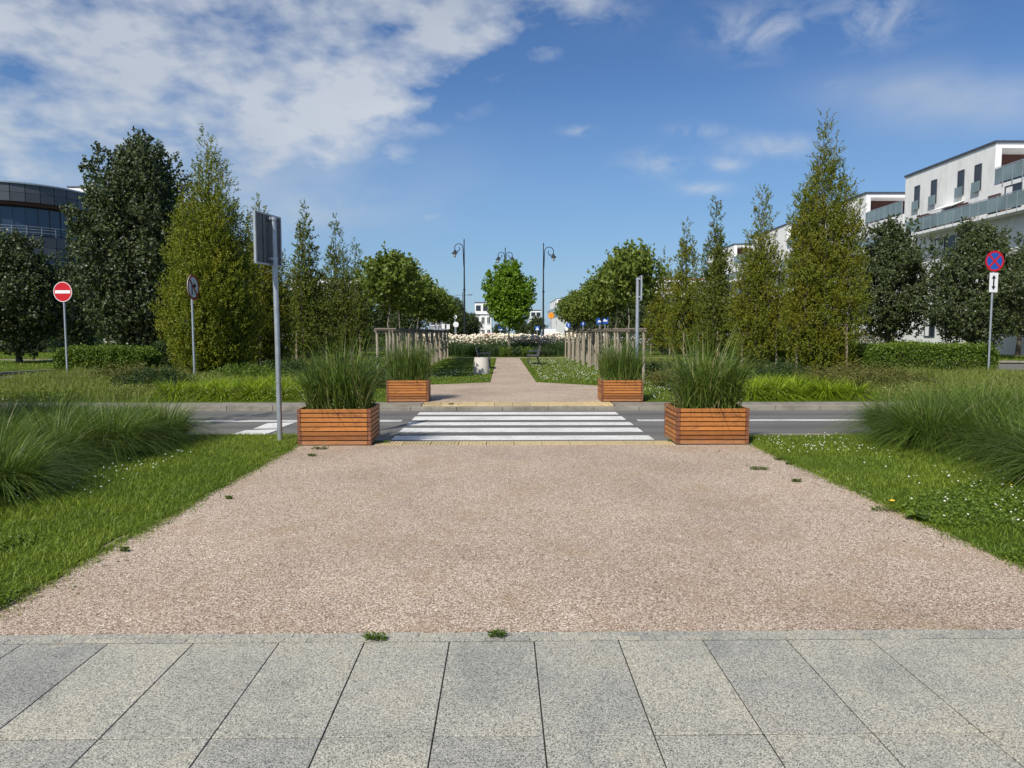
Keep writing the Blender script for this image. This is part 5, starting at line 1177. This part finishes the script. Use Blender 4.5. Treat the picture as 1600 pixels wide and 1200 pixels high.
car('white car glimpsed left of the full olive tree on the right', xat(1150, 66.8), 66.8, 0, cw)
car('silver grey car glimpsed behind the left staked row', xat(680, 67), 67, 0, cg)

# far traffic signs
def mini(name, label, u, Y, zc, shape, size, mt, icon=None, rz=0):
    t = thing(name, label, 'road sign', (xat(u, Y), Y, 0), rz); m = MB(); m.tube([(0, .06, 0), (0, .06, zc + size * .3)], .045, 8); m.build('post', M['galv'], t)
    s = size / 2; poly = disc(s, 24) if shape == 'o' else [(-s, -s), (s, -s), (s, s), (-s, s)] if shape == 'q' else shape
    m = MB(); m.plate(poly, (0, 0, zc), X_, Z_, .02); m.build('plate', M[mt], t)
    if icon:
        m = MB(); m.plate([(a * s, b * s) for a, b in icon[0]], (0, -.022, zc), X_, Z_, .006); m.build('symbol', M[icon[1]], t)
    return t
caricon = ([(-.6, -.35), (.6, -.35), (.6, 0), (.35, .05), (.15, .35), (-.35, .35), (-.45, .05), (-.6, 0)], 'white')
bar = ([(-.7, -.2), (.7, -.2), (.7, .2), (-.7, .2)], 'white'); arrow = ([(-.12, -.6), (.12, -.6), (.12, .1), (.4, .1), (0, .65), (-.4, .1), (-.12, .1)], 'white')
mini('parking_sign', 'left one of the two square blue signs above the right staked row', 936.5, 64, zat(502, 64, 937), 'q', .55, 'blue', caricon)
mini('parking_sign', 'right one of the two square blue signs above the right staked row', 945.5, 64, zat(500.5, 64, 945), 'q', .62, 'blue', caricon)
mini('direction_sign', 'small round blue arrow sign at the left end of the right staked row', 888, 68, zat(508, 68, 888), 'o', .5, 'blue', arrow)
mini('direction_sign', 'round dark blue arrow sign between the staked trees on the right', 911, 66, zat(506, 66, 911), 'o', .42, 'blue', arrow)
star = [(math.cos(i * math.pi / 10) * (.42 if i % 2 else .52), math.sin(i * math.pi / 10) * (.42 if i % 2 else .52)) for i in range(20)]
mini('orange_sign', 'orange scalloped sign on a pole left of the right staked row', 861, 88, zat(493, 88, 861), [(a * .8, b * .8) for a, b in star], .9, 'orange')
mini('white_round_sign', 'white round sign topmost of the pole right of the left staked row', 711, 78, zat(495, 78, 711), 'o', .45, 'white')
mini('white_round_sign', 'lower white round sign on the pole right of the left staked row', 712.4, 77, zat(507, 77, 711), 'o', .6, 'white')
mini('white_square_sign', 'left of the two white squares behind the left staked row', 694, 74, zat(510, 74, 694), 'q', .5, 'white'); mini('white_square_sign', 'white square sign just left of the stacked round white signs', 699, 74, zat(510.5, 74, 699), 'q', .5, 'white')
mini('crossing_mark_sign', 'small blue and white square sign seen under the crown of the bright round tree', 782, 80, zat(513, 80, 782), 'q', .5, 'blue', ([(-.8, -.8), (.8, -.8), (0, .85)], 'white'))
mini('crossing_mark_sign', 'small blue and white square sign left of the right single lamp', 839.5, 80, zat(513, 80, 840), 'q', .5, 'blue', ([(-.8, -.8), (.8, -.8), (0, .85)], 'white'))
t = thing('road_lamp', 'thin modern lamp with a flat arm far behind the left scroll lamp', 'street lamp', (xat(723.3, 120), 120, 0)); m = MB(); H = zat(456, 120, 723); m.tube([(0, 0, 0), (0, 0, H)], [.11, .06], 8); m.build('pole', M['galv_back'], t)
m = MB(); m.box((.55, 0, H - .55), (2.2, .06, .06)); m.box((1.2, 0, H - .5), (.7, .25, .12)); m.box((-.9, 0, H - .55), (.5, .2, .08)); m.build('arm', M['galv_back'], t)
